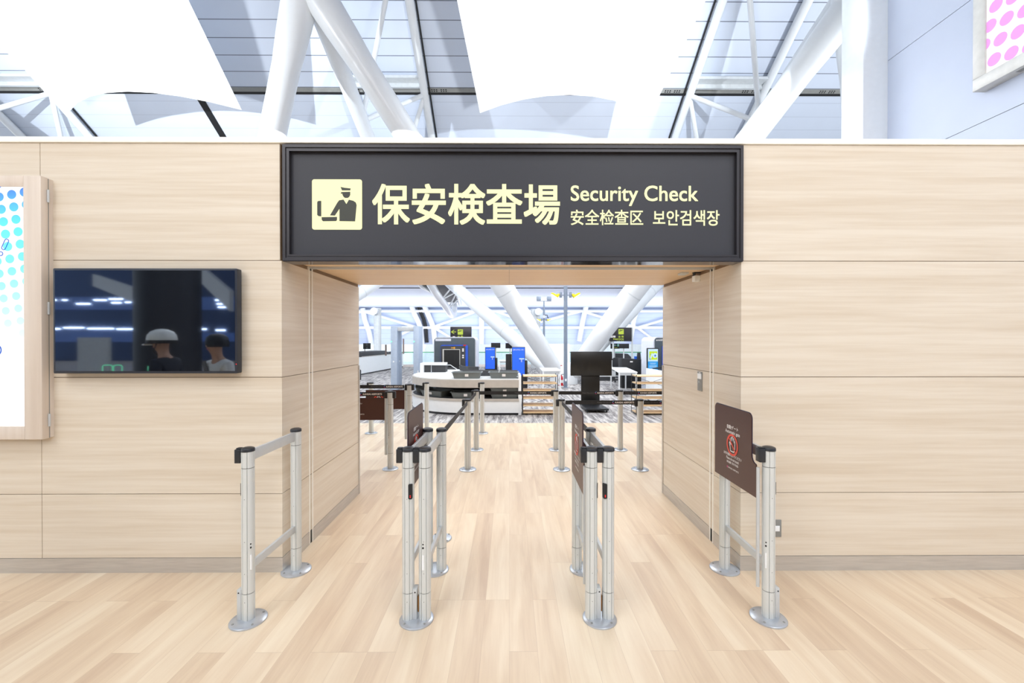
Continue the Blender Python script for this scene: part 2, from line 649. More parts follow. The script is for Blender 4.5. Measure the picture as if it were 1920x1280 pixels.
mat('screen_gloss', (8, 9, 12), 0.02, 0.0, var=0.0, spec=1.0, coat=1.0)
m_ = bpy.data.materials.new('screen_mirror')
m_.use_nodes = True
n_ = m_.node_tree
g_ = n_.nodes.new('ShaderNodeBsdfGlossy')
g_.inputs['Color'].default_value = (0.74, 0.86, 1.0, 1)
g_.inputs['Roughness'].default_value = 0.03
x_ = n_.nodes.new('ShaderNodeMixShader')
x_.inputs[0].default_value = 0.24
n_.nodes['Principled BSDF'].inputs['Base Color'].default_value = (0.004, 0.005, 0.008, 1)
n_.nodes['Principled BSDF'].inputs['Roughness'].default_value = 0.04
n_.links.new(n_.nodes['Principled BSDF'].outputs[0], x_.inputs[1])
n_.links.new(g_.outputs[0], x_.inputs[2])
n_.links.new(x_.outputs[0], n_.nodes['Material Output'].inputs[0])
MATS['screen_mirror'] = m_
mat('tv_bezel', (36, 42, 54), 0.35)
mat('white_paint', (247, 250, 251), 0.42, var=0.02)
mat('pale_grey', (206, 210, 212), 0.45)
mat('counter_edge', (196, 190, 182), 0.42, 0.2)
mat('tray_grey', (112, 118, 118), 0.5)
mat('rubber_dark', (62, 63, 66), 0.55)
mat('interior_dark', (26, 27, 30), 0.6)
mat('scanner_grey', (80, 92, 100), 0.45)
mat('scanner_shell', (222, 226, 236), 0.4)
mat('scanner_blue', (48, 96, 214), 0.35)
mat('kiosk_blue', (44, 110, 250), 0.4, emit=0.12, var=0.02)
mat('signal_red', (206, 34, 40), 0.4)
mat('amber', (250, 180, 60), 0.4, emit=0.6, var=0)
mat('sign_yellow', (226, 250, 90), 0.5, emit=0.55, var=0)
mat('detector_grey', (182, 196, 214), 0.45)
mat('pole_grey', (132, 144, 160), 0.4, 0.1)
mat('lamp_yellow', (236, 220, 20), 0.4)
mat('lamp_glow', (255, 255, 250), 0.4, emit=1.4, var=0)
mat('shelf_wood', (238, 208, 164), 0.5, var=0.06, scale=6, stretch=(1, 12, 12))
mat('steel_wire', (60, 60, 62), 0.4, 0.5)
mat('screen_off', (24, 24, 23), 0.3)
mat('extinguisher_red', (206, 30, 46), 0.3)
mat('curb_cream', (238, 226, 220), 0.5)
mat('green_edge', (96, 170, 128), 0.3)
mat('wing_white', (232, 242, 246), 0.5)
mat('bronze', (128, 112, 106), 0.4, 0.2)
mat('screen_cyan', (40, 160, 240), 0.4, emit=0.8, var=0.02)
mat('screen_pale', (208, 238, 252), 0.4, emit=0.8, var=0.02)
mat('screen_green', (204, 236, 40), 0.4, emit=0.8, var=0.02)
mat('screen_ink', (30, 90, 190), 0.4, emit=0.3, var=0.02)
mat('exit_green', (120, 170, 160), 0.4, emit=0.3, var=0)

# ------------------------------------------------------------------ the setting
WY, IY = 2.936, 4.44            # face of the wood wall, far end of the passage through it
XL, XR = -1.56, 1.60            # sides of the passage
SOF = 2.165                     # its soffit
SIDE = 8.0                      # side wall on the right

struct(MB().box(-34, 30, -30, 8.15, -0.1, 0).build('floor', 'plank_vinyl'), 'pale maple plank floor of the hall and passage')
struct(MB().box(-34, 30, 8.15, 25.0, -0.1, 0).build('floor_carpet', 'streaked_carpet'), 'grey streaked carpet floor beyond the passage')

ROWS = [(0.10, 0.54), (0.54, 1.34), (1.34, 2.14), (2.14, 2.94)]
G = 0.0022


def wall_panels(mb, xs, jamb_x, side):
    for (z0, z1) in ROWS:
        for a, b in zip(xs[:-1], xs[1:]):
            mb.box(a + (0.012 if a == jamb_x else G), b - (0.012 if b == jamb_x else G), WY, WY + 0.012, z0 + G, z1 - G)
    for (z0, z1) in ROWS[:3]:
        z1 = min(z1, SOF)
        for a, b in ((WY, 3.36), (3.36, IY)):
            if side < 0:
                mb.box(jamb_x - 0.012, jamb_x, a + (0.0 if a == WY else G), b - G, z0 + G, z1 - G)
            else:
                mb.box(jamb_x, jamb_x + 0.012, a + (0.0 if a == WY else G), b - G, z0 + G, z1 - G)


mb = MB()
wall_panels(mb, [-14, -9.8, -6.5, -4.85, -3.2, XL], XL, -1)
mb.box(-14, XL - 0.010, WY + 0.008, IY, 0, 2.94, 1)
struct(mb.build('wall_left', ['wall_laminate', 'laminate_core'], smooth=False), 'pale wood laminate wall left of the security entrance')
mb = MB()
wall_panels(mb, [XR, 3.72, 5.9, SIDE], XR, 1)
mb.box(XR + 0.010, SIDE, WY + 0.008, IY, 0, 2.94, 1)
struct(mb.build('wall_right', ['wall_laminate', 'laminate_core'], smooth=False), 'pale wood laminate wall right of the security entrance')
mb = MB()
for a, b in ((XL, 0.0), (0.0, XR)):
    mb.box(a + 0.001, b - 0.001, 3.06, 3.33, SOF, SOF + 0.02)
    mb.box(a + 0.001, b - 0.001, 3.39, IY, SOF, SOF + 0.02)
mb.box(XL, XR, 3.05, IY, SOF + 0.012, 2.94, 1)
mb.box(XL, XR, IY, IY + 0.01, SOF, 2.94, 0)
struct(mb.build('wall_lintel', ['soffit_laminate', 'laminate_core'], smooth=False), 'wood lintel and soffit over the passage')
struct(MB().box(-14, SIDE, WY - 0.012, IY + 0.02, 2.94, 2.978).build('trim_1', 'cap_cream', bevel=0.003), 'cream cap along the top of the wood wall')
mb = MB().box(-14, XL - 0.0101, WY - 0.003, WY + 0.01, 0, 0.1).box(XL - 0.01, XL + 0.003, WY - 0.003, 3.33, 0, 0.1).box(XL - 0.01, XL + 0.003, 3.39, IY, 0, 0.1)
struct(mb.build('baseboard_left', 'baseboard_steel', smooth=False), 'steel baseboard of the left wood wall')
mb = MB().box(XR + 0.0101, SIDE, WY - 0.003, WY + 0.01, 0, 0.1).box(XR - 0.003, XR + 0.01, WY - 0.003, 3.33, 0, 0.1).box(XR - 0.003, XR + 0.01, 3.39, IY, 0, 0.1)
struct(mb.build('baseboard_right', 'baseboard_steel', smooth=False), 'steel baseboard of the right wood wall')
# shutter track round the passage: two cream bars with a dark slot between
mb = MB()
for x, s in ((XL, 1), (XR, -1)):
    a, b = sorted((x - 0.012 * s, x + 0.003 * s))
    mb.box(a, b, 3.328, 3.342, 0, SOF).box(a, b, 3.378, 3.392, 0, SOF)
    a, b = sorted((x - 0.012 * s, x - 0.001 * s))
    mb.box(a, b, 3.342, 3.378, 0, SOF, 1)
mb.box(XL, XR, 3.332, 3.350, SOF - 0.012, SOF + 0.02, 2).box(XL, XR, 3.370, 3.388, SOF - 0.012, SOF + 0.02, 2).box(XL, XR, 3.350, 3.370, SOF + 0.006, SOF + 0.02, 1)
struct(mb.build('trim_2', ['cap_cream', 'dark_gap', 'aluminium_flat'], smooth=False), 'shutter guide track round the passage')
mb = MB()
for x, s in ((XL, 1), (XR, -1)):
    a, b = sorted((x - 0.01 * s, x + 0.006 * s))
    mb.box(a, b, IY - 0.025, IY + 0.006, 0, 1.33)
struct(mb.build('trim_3', 'baseboard_steel', smooth=False), 'steel corner guards at the far end of the passage')

# side wall on the right, with its return
mb = MB()
seams = [0.0, 0.86, 3.065, 5.27, 7.48, 9.69, 11.9, 15.0]
for a, b in zip(seams[:-1], seams[1:]):
    mb.box(SIDE, SIDE + 0.02, -30, 9.0, a + 0.006, b - 0.006)
mb.box(SIDE + 0.015, SIDE + 0.3, -30, 9.0, 0, 15, 1)
struct(mb.build('wall_side', ['side_wall_paint', 'slot_grey'], smooth=False), 'pale blue side wall with long joints')
struct(MB().box(7.48, SIDE + 0.3, 9.0, 9.6, 0, 15).build('wall_return', 'return_lit_tone', bevel=0.02), 'pale end return of the side wall')

# roof over both halls
ROOF = [(-30, 17.5), (-18, 20.0), (-8, 20.2), (0, 19.2), (8, 16.68), (14, 12.8), (18.1, 10.15), (22, 7.63), (24, 6.36), (26, 5.35), (27.5, 5.12), (30, 5.1), (38, 5.05), (45, 4.95)]


def roof_z(y):
    for (a, za), (b, zb) in zip(ROOF[:-1], ROOF[1:]):
        if a <= y <= b:
            return za + (zb - za) * (y - a) / (b - a)
    return ROOF[-1][1]


mb = MB()
vs, fs = [], []
for (y, z) in ROOF:
    vs += [(-45, y, z), (45, y, z)]
for i in range(len(ROOF) - 1):
    fs.append((2 * i, 2 * i + 1, 2 * i + 3, 2 * i + 2))
n = len(vs)
vs += [(x, y, z + 0.3) for x, y, z in vs]
fs += [tuple(i + n for i in f) for f in fs]
mb.add(vs, fs)
struct(mb.build('ceiling', 'roof_panels', smooth=False), 'pale panelled roof sloping down beyond the wall')


def roof_strip(mb, x0, x1, y0, y1, drop, mi=0, t=0.06):
    vs = []
    for y in (y0, y1):
        for x in (x0, x1):
            vs += [(x, y, roof_z(y) - drop), (x, y, roof_z(y) - drop - t)]
    mb.add(vs, [(0, 2, 6, 4), (1, 5, 7, 3), (0, 1, 3, 2), (4, 6, 7, 5), (0, 4, 5, 1), (2, 3, 7, 6)], mi)


mb = MB()
roof_strip(mb, -34, 34, 16.54, 16.62, 0.0, 0, 0.03)
roof_strip(mb, -34, 34, 16.42, 16.54, 0.0, 1, 0.03)
for x in range(-30, 31, 3):
    for k in range(7):
        if k != 3:
            for r in (0, 1):
                roof_strip(mb, x + k * 0.09, x + k * 0.09 + 0.05, 16.44 + r * 0.05, 16.47 + r * 0.05, 0.03, 0, 0.004)
roof_strip(mb, -34, 34, 29.0, 29.25, 0.0, 0, 0.03)
struct(mb.build('trim_4', ['slot_black', 'slot_grey'], smooth=False), 'dark slot with air diffusers across the roof')
mb = MB()
roof_strip(mb, -12.2, -11.93, 16.6, 24.0, 0.0, 0, 0.03)
roof_strip(mb, 16.1, 16.37, 16.6, 24.0, 0.0, 0, 0.03)
struct(mb.build('trim_5', 'slot_black', smooth=False), 'dark slots running down the roof')

# the wing beyond: back panels, low white wall, glass rail
mb = MB()
mb.box(-45, 45, 45.0, 45.3, 0, 5.6)
struct(mb.build('wall_far', 'wing_panels', smooth=False), 'pale blue panelled wall at the far end')
struct(MB().box(-45, 45, 28.0, 28.2, 0, 1.28).build('wall_low', 'wing_white', smooth=False), 'low white wall behind the glass rail')
struct(MB().box(-45, 45, 25.0, 45.0, -0.1, 0.0).build('floor_wing', 'curb_cream'), 'pale floor of the far wing')

# ------------------------------------------------------------------ big sign over the entrance
SX0, SX1, SZ0, SZ1 = -1.545, 1.60, 2.135, 2.925
sign = thing('overhead_sign', 'dark lit overhead sign reading Security Check in four languages above the passage', 'sign', (0.03, WY, SZ0))
mb = MB()
w, h = (SX1 - SX0) / 2, SZ1 - SZ0
for (d0, d1, t0, t1) in ((-0.022, 0.105, 0.0, 0.020), (-0.014, 0.1, 0.020, 0.032), (-0.018, 0.1, 0.032, 0.044)):
    mb.box(-w + t0, -w + t1, d0, d1, t0, h - t0).box(w - t1, w - t0, d0, d1, t0, h - t0)
    mb.box(-w + t1, w - t1, d0, d1, t0, t1).box(-w + t1, w - t1, d0, d1, h - t1, h - t0)
mb.build('frame', 'sign_frame', sign, smooth=False)
mb = MB().box(-w + 0.04, w - 0.04, 0.012, 0.03, 0.04, h - 0.04)
mb.build('panel', 'sign_panel', sign, smooth=False)
MB().box(-w + 0.002, w - 0.002, -0.018, 0.112, -0.004, 0.001).build('underside', 'sign_underside', sign, smooth=False)
PY = 0.0105


def sgn(u, v, y=PY):
    p = at(u, v, WY + 0.012)
    return Vector((p.x - 0.03, y, p.z - SZ0))


def sign_text(mb, body, u0, u1, v0, v1, off):
    a, b = sgn(u0, v1), sgn(u1, v0)
    put_text(mb, body, a, X3, Z3, b.x - a.x, b.z - a.z, off)


mb = MB()
sign_text(mb, '保安検査場', 698, 1050, 345, 421, 0.017)
mb.build('japanese_lettering', 'sign_lit', sign, smooth=False)
mb = MB()
sign_text(mb, 'Security Check', 1070, 1309, 348, 386, 0.012)
mb.build('english_lettering', 'sign_lit', sign, smooth=False)
mb = MB()
sign_text(mb, '安全检查区', 1070, 1206, 393, 422, 0.010)
mb.build('chinese_lettering', 'sign_lit', sign, smooth=False)
mb = MB()
sign_text(mb, '보안검색장', 1224, 1349, 394, 423, 0.012)
mb.build('korean_lettering', 'sign_lit', sign, smooth=False)
a, b = sgn(585.5, 430.5), sgn(679, 336.5)
pic = MB()
pic.prism(rounded(a.x, b.x, a.z, b.z, 0.016), (0, PY, 0), X3, Z3, (0, -0.0015, 0))
pic = pic.build('pictogram', 'sign_lit', sign, smooth=False)


def crop5(pts):
    out = []
    for x, y in pts:
        p = sgn(540 + x * 0.23983, 260 + y * 0.23983)
        out.append((p.x, p.z))
    return out


mb = MB()
for pts in ([(412, 378), (440, 384), (492, 390), (488, 405), (424, 405)],
            [(414, 432), (418, 418), (488, 416), (488, 440), (480, 456), (468, 464), (448, 464), (436, 456), (428, 440), (426, 430)],
            [(330, 600), (388, 500), (402, 482), (436, 477), (458, 512), (478, 478), (512, 486), (532, 500), (538, 520), (526, 647), (404, 645), (404, 548), (368, 602)],
            [(230, 500), (234, 490), (242, 487), (262, 487), (262, 608), (240, 606), (230, 596)],
            [(264, 614), (385, 612), (385, 634), (378, 645), (276, 646), (266, 636)]):
    mb.prism(crop5(pts), (0, PY - 0.0018, 0), X3, Z3, (0, -0.0008, 0))
mb.build('officer_figure', 'sign_dark', pic, smooth=False)

# ------------------------------------------------------------------ wall television
tva, tvb = at(100, 700, 2.86), at(444, 503, 2.86)
tv = thing('wall_television', 'black wall-mounted television with a glossy dark screen left of the passage', 'television', ((tva.x + tvb.x) / 2, WY, tva.z))
w, h = (tvb.x - tva.x) / 2, tvb.z - tva.z
MB().prism(rounded(-w, w, 0, h, 0.008), (0, -0.075, 0), X3, Z3, (0, 0.05, 0)).build('bezel', 'tv_bezel', tv, bevel=0.002)
MB().box(-w + 0.014, w - 0.014, -0.0765, -0.07, 0.016, h - 0.014).build('screen', 'screen_mirror', tv, smooth=False)
MB().box(-w * 0.55, w * 0.55, -0.03, 0, h * 0.2, h * 0.8).build('wall_mount', 'black_plastic', tv)
MB().lathe([(0.003, 0), (0.003, 0.004)], (w - 0.006, -0.076, 0.06), 10).build('power_light', 'red_led', tv)

# ------------------------------------------------------------------ light box poster on the left
fa, fb = at(79, 824, 2.86), at(79, 329, 2.86)
lb = thing('poster_lightbox', 'lit poster box with blue and mint dots in a hinged wood frame', 'poster', (fa.x - 0.75, WY, fa.z))
h = fb.z - fa.z
sa, sb = at(47, 799, 2.865), at(47, 350, 2.865)
sx, s0, s1 = sa.x - fa.x + 0.75, sa.z - fa.z, sb.z - fa.z
mb = MB()
t = 0.75 - sx
mb.box(sx, 0.75, -0.076, -0.03, 0, h).box(-0.75, -sx, -0.076, -0.03, 0, h)
mb.box(-sx, sx, -0.076, -0.03, 0, s0).box(-sx, sx, -0.076, -0.03, s1, h)
mb.build('door_frame', 'frame_laminate', lb, bevel=0.004)
MB().box(-0.748, 0.750, -0.026, 0, 0.004, h - 0.004).build('box_body', 'frame_laminate', lb)
MB().box(0.742, 0.7495, -0.031, -0.026, 0.004, h - 0.004).build('hinge_gap', 'slot_grey', lb)
MB().box(-sx - 0.005, sx + 0.005, -0.07, -0.03, s0 - 0.005, s1 + 0.005).build('lit_panel', 'lightbox_white', lb, smooth=False)
for z in (0.07 * h, 0.5 * h, 0.93 * h):
    MB().tube([(0.754, -0.034, z - 0.042), (0.754, -0.034, z + 0.042)], 0.007, 10).build('hinge', 'aluminium_flat', lb)
md = bpy.data.materials.new('dot_print')
md.use_nodes = True
nt = md.node_tree
p = nt.nodes['Principled BSDF']
tc = nt.nodes.new('ShaderNodeTexCoord')
sp = nt.nodes.new('ShaderNodeSeparateXYZ')
nt.links.new(tc.outputs['Object'], sp.inputs[0])
zf = nmath(nt, 'DIVIDE', sp.outputs['Z'], h)
rp = nt.nodes.new('ShaderNodeValToRGB')
e = rp.color_ramp.elements
e[0].position = 0.33
e[0].color = (1, 1, 1, 1)
e[1].position = 0.96
e[1].color = lin((52, 110, 222)) + (1,)
for pos, c in ((0.42, (222, 248, 254)), (0.55, (178, 250, 246)), (0.66, (128, 248, 240)), (0.80, (92, 240, 244)), (0.88, (70, 196, 240))):
    k = e.new(pos)
    k.color = lin(c) + (1,)
nt.links.new(zf, rp.inputs['Fac'])
p.inputs['Base Color'].default_value = (0.05, 0.08, 0.1, 1)
nt.links.new(rp.outputs['Color'], p.inputs['Emission Color'])
p.inputs['Emission Strength'].default_value = 1.0
MATS['dot_print'] = md
mb = MB()
o0 = at(21.8, 364.5, 2.865)
ox, oz = o0.x - fa.x + 0.75, o0.z - fa.z
k = 2.865 / 800
for i in range(-75, 6):
    for j in range(-4, 26):
        x = ox + (23.2 * i + 3.8 * j) * k
        z = oz + (4.5 * i - 23.0 * j) * k
        if -sx + 0.03 < x < sx + 0.03 and s0 + 0.62 < z < s1 + 0.02:
            r = 0.0305 * min(1.0, 0.62 + 0.5 * (z - s0) / (s1 - s0))
            pts = [(min(sx, x + r * math.cos(2 * PI * q / 20)), min(s1, z + r * math.sin(2 * PI * q / 20))) for q in range(20)]
            mb.prism(pts, (0, -0.0705, 0), X3, Z3, (0, -0.0006, 0))
mb.build('dot_pattern', 'dot_print', lb, smooth=False)


def stroke(mb, pts, o, y, r, closed=True):
    P = [(o[0] + a, y, o[1] + b) for a, b in pts]
    if closed:
        P.append(P[0])
    for q0, q1 in zip(P[:-1], P[1:]):
        mb.bar(q0, q1, r, 0.001, up=(0, 1, 0))


mb = MB()
q = at(8, 460, 2.865)
cx, cz = q.x - fa.x + 0.75, q.z - fa.z
stroke(mb, [(x * math.cos(-0.42) - z * math.sin(-0.42), x * math.sin(-0.42) + z * math.cos(-0.42)) for x, z in rounded(-0.013, 0.013, -0.030, 0.045, 0.012, 4)], (cx + 0.004, cz), -0.0722, 0.005)
stroke(mb, [(0.013 * math.cos(a), 0.013 * math.sin(a)) for a in [2 * PI * t / 14 for t in range(14)]], (cx - 0.022, cz - 0.055), -0.0722, 0.005)
mb.build('drawn_mark', 'screen_ink', lb, smooth=False)
mb = MB()
q = at(-6, 656, 2.865)
cx, cz = q.x - fa.x + 0.75, q.z - fa.z
stroke(mb, [(0.03 * math.cos(a), 0.034 * math.sin(a)) for a in [2 * PI * t / 18 for t in range(18)]], (cx, cz), -0.0722, 0.008)
mb.build('drawn_mark', 'screen_ink', lb, smooth=False)

# ------------------------------------------------------------------ pink dotted light box high on the side wall
pb = thing('pink_lightbox', 'lit light box with pink dots high on the side wall', 'sign', (SIDE, 7.15, 5.75))
L0, H0 = 3.8, 2.9
mb = MB()
for (y0, y1, z0, z1) in ((-L0, 0, 0, 0.2), (-L0, 0, H0 - 0.2, H0), (-0.19, 0, 0.2, H0 - 0.2), (-L0, -L0 + 0.19, 0.2, H0 - 0.2)):
    mb.box(-0.21, 0, y0, y1, z0, z1)
mb.build('frame', 'frame_grey', pb, bevel=0.006)
MB().box(-0.185, -0.02, -L0 + 0.17, -0.17, 0.18, H0 - 0.18).build('lit_panel', 'lightbox_white', pb, smooth=False)
mb = MB()
for i in range(-4, 30):
    for j in range(-4, 16):
        y = -0.30 - 0.235 * i - 0.085 * j
        z = 0.36 + 0.265 * j - 0.055 * i
        r = 0.098
        y1, y0, z0, z1 = -0.19, -L0 + 0.19, 0.2, H0 - 0.2
        if y0 - r * 0.6 < y < y1 + r * 0.6 and z0 - r * 0.6 < z < z1 + r * 0.6:
            pts = [(max(y0, min(y1, y + r * math.cos(2 * PI * q / 22))), max(z0, min(z1, z + r * math.sin(2 * PI * q / 22)))) for q in range(22)]
            mb.prism(pts, (-0.1865, 0, 0), Y3, Z3, (-0.0008, 0, 0))
mb.build('dot_pattern', 'pink_dot', pb, smooth=False)
MB().box(-0.14, -0.06, -1.0, -0.55, -0.002, 0.003).build('vent_slot', 'slot_grey', pb, smooth=False)

# ------------------------------------------------------------------ small fittings on the wall
q = at(1311, 519, 3.60)
sn = thing('door_sensor', 'white door sensor hanging from the passage soffit', 'sensor', (q.x, q.y, SOF))
MB().box(-0.05, 0.055, -0.03, 0.03, -0.078, -0.028).build('housing', 'white_paint', sn, bevel=0.005)
mb = MB().box(-0.046, -0.040, -0.02, 0.02, -0.03, -0.005).box(0.03, 0.036, -0.02, 0.02, -0.03, -0.005).box(-0.052, 0.042, -0.02, 0.02, -0.005, 0)
mb.build('bracket', 'slot_black', sn)
MB().box(-0.008, 0.016, -0.0315, -0.029, -0.073, -0.068).build('lens', 'slot_black', sn)
q = at(1281, 513, 3.62)
tag(MB().box(-0.03, 0.03, -0.045, 0.045, -0.016, 0).build('soffit_plate', 'pale_grey', bevel=0.003), 'small pale plate on the passage soffit beside the door sensor', 'plate').location = (q.x, q.y, SOF)
q = at_x(1313, 715, XR)
sw = thing('key_switch', 'grey steel key switch plate on the right wall of the passage', 'switch', (XR, q.y, q.z - 0.078))
MB().box(-0.006, 0, -0.042, 0.042, 0, 0.16).build('plate', 'slot_grey', sw, bevel=0.001)
MB().box(-0.010, -0.005, -0.034, 0.034, 0.1, 0.145).build('card', 'white_paint', sw, bevel=0.001)
MB().tube([(-0.012, 0, 0.075), (-0.004, 0, 0.075)], 0.008, 12).build('keyhole', 'aluminium_flat', sw)
MB().box(-0.008, -0.005, -0.02, 0.012, 0.149, 0.155).build('indicator', 'white_print', sw)
q = at(1459, 990, WY)
ot = thing('wall_outlet', 'steel outlet plate low on the right wall behind a post', 'outlet', (q.x - 0.018, WY, q.z - 0.058))
MB().box(-0.038, 0.038, -0.006, 0, 0, 0.118).build('plate', 'slot_grey', ot, bevel=0.002)
MB().box(-0.018, 0.024, -0.010, -0.005, 0.04, 0.078).build('socket', 'white_paint', ot, bevel=0.002)


# ------------------------------------------------------------------ gate barriers
def post_profile(r):
    out = []
    for k in range(144):
        a = 2 * PI * k / 144
        rr = r
        for c in (0.5 * PI, 1.5 * PI):                  # flat face plate with a groove on each side, front and back
            d = abs((a - c + PI) % (2 * PI) - PI)
            if d < 0.36:
                rr = r * 0.985
            if 0.36 <= d < 0.45:
                rr = r * 0.86
        for c in (0.0, PI):                             # one belt groove on each side
            d = abs((a - c + PI) % (2 * PI) - PI)
            if d < 0.07:
                rr = r * 0.84
        out.append((rr * math.cos(a), rr * math.sin(a)))
    return out


def add_post(root, x, y, h=0.985, r=0.034, lower=0.165, upper=0.873, name='post'):
    pf = post_profile(r)
    inner = [(a * 0.93, b * 0.93) for a, b in pf]
    mb = MB()
    cuts = [0.010, lower, upper, h - 0.018]
    for a, b in zip(cuts[:-1], cuts[1:]):
        mb.extrude_profile(pf, x, y, a + (0.0022 if a > 0.02 else 0), b - 0.0022)
    mb.extrude_profile(inner, x, y, 0.008, h - 0.01, 1)
    for z in (0.12, 0.28, 0.46, 0.70):
        if z < upper and lower > 0.1:
            mb.tube([(x, y - r * 0.985 - 0.001, z), (x, y - r * 0.95, z)], 0.0022, 8, 1)
    p = mb.build(name, ['aluminium', 'slot_grey'], root, angle=20)
    c = MB().lathe([(r * 1.06, h - 0.02), (r * 1.06, h - 0.008), (r * 0.98, h - 0.002), (r * 0.6, h + 0.003), (0.001, h + 0.003)], (x, y, 0), 32)
    c.build('cap', 'black_plastic', p)
    return p


def add_base(root, x, y, r=0.096, flat=None, sx=1.0):
    mb = MB().lathe([(r, 0), (r, 0.007), (r * 0.95, 0.011), (0.05, 0.015), (0.001, 0.015)], (x, y, 0), 40, sx=sx)
    b = mb.build('base_plate', 'base_metal', root)
    for k in range(4):
        a = PI / 4 + k * PI / 2
        MB().lathe([(0.0065, 0.008), (0.0065, 0.014), (0.004, 0.016)], (x + 0.078 * sx * math.cos(a), y + 0.078 * math.sin(a), 0), 10).build('bolt', 'slot_grey', b)
    return b


def add_rail(root, a, b, z, hh, name):
    MB().bar((a[0], a[1] + 0.03, z), (b[0], b[1] - 0.03, z), 0.018, hh).build(name, 'aluminium_flat', root, bevel=0.002)


def add_belt_head(root, x, y, s, z=0.905, r=0.034):
    """Black belt clip on the side s (-1 or 1) of a post."""
    mb = MB()
    x0, x1 = sorted((x + s * r * 0.9, x + s * (r + 0.030)))
    mb.box(x0, x1, y - 0.022, y + 0.022, z - 0.005, z + 0.073)
    mb.box(x0 + 0.004, x1 - 0.002, y - 0.014, y + 0.014, z + 0.073, z + 0.080)
    mb.build('belt_clip', 'black_plastic', root, bevel=0.003)


def add_reader(root, x, y, dx, z0=0.70, z1=0.785):
    mb = MB()
    mb.prism(rounded(-0.011, 0.011, z0, z1, 0.006), (x + dx, y - 0.0335, 0), X3, Z3, (0, 0.02, 0))
    s = mb.build('sensor_window', 'interior_dark', root)
    MB().box(x + dx - 0.002, x + dx + 0.003, y - 0.036, y - 0.033, z0 + 0.010, z0 + 0.014).box(x + dx - 0.002, x + dx + 0.003, y - 0.036, y - 0.033, z0 + 0.018, z0 + 0.022).build('sensor_light', 'red_led', s)


def add_hinge_box(root, x, y, s):
    mb = MB()
    x0, x1 = sorted((x + s * 0.028, x + s * 0.052))
    mb.box(x0, x1, y - 0.022, y + 0.03, 0.012, 0.185)
    p = mb.build('hinge_box', 'aluminium_flat', root, bevel=0.002)
    MB().tube([(x + s * 0.042, y - 0.0235, 0.168), (x + s * 0.042, y - 0.021, 0.168)], 0.004, 10).build('screw', 'slot_black', p)


def add_sticker(root, x, y, dx):
    r = 0.0342
    yy = y - math.sqrt(max(0, r * r - dx * dx))
    MB().box(x + dx - 0.0065, x + dx + 0.0065, yy - 0.0012, yy + 0.004, 0.30, 0.385).build('sticker', 'sticker', root)
    mb = MB()
    for z in (0.425, 0.445):
        mb.tube([(x + dx, yy - 0.0012, z), (x + dx, yy + 0.004, z)], 0.0055 if z < 0.43 else 0.004, 10)
    mb.build('screw_hole', 'slot_black', root)


HAND = [(-0.23, -0.40), (0.17, -0.40), (0.27, -0.20), (0.29, 0.20), (0.27, 0.27), (0.21, 0.27), (0.19, 0.16), (0.18, 0.36), (0.15, 0.42),
        (0.09, 0.41), (0.07, 0.24), (0.06, 0.44), (0.03, 0.49), (-0.03, 0.49), (-0.06, 0.44), (-0.06, 0.24), (-0.08, 0.38), (-0.11, 0.43),
        (-0.16, 0.41), (-0.17, 0.34), (-0.15, 0.10), (-0.16, -0.02), (-0.24, 0.10), (-0.31, 0.13), (-0.34, 0.07), (-0.25, -0.14)]


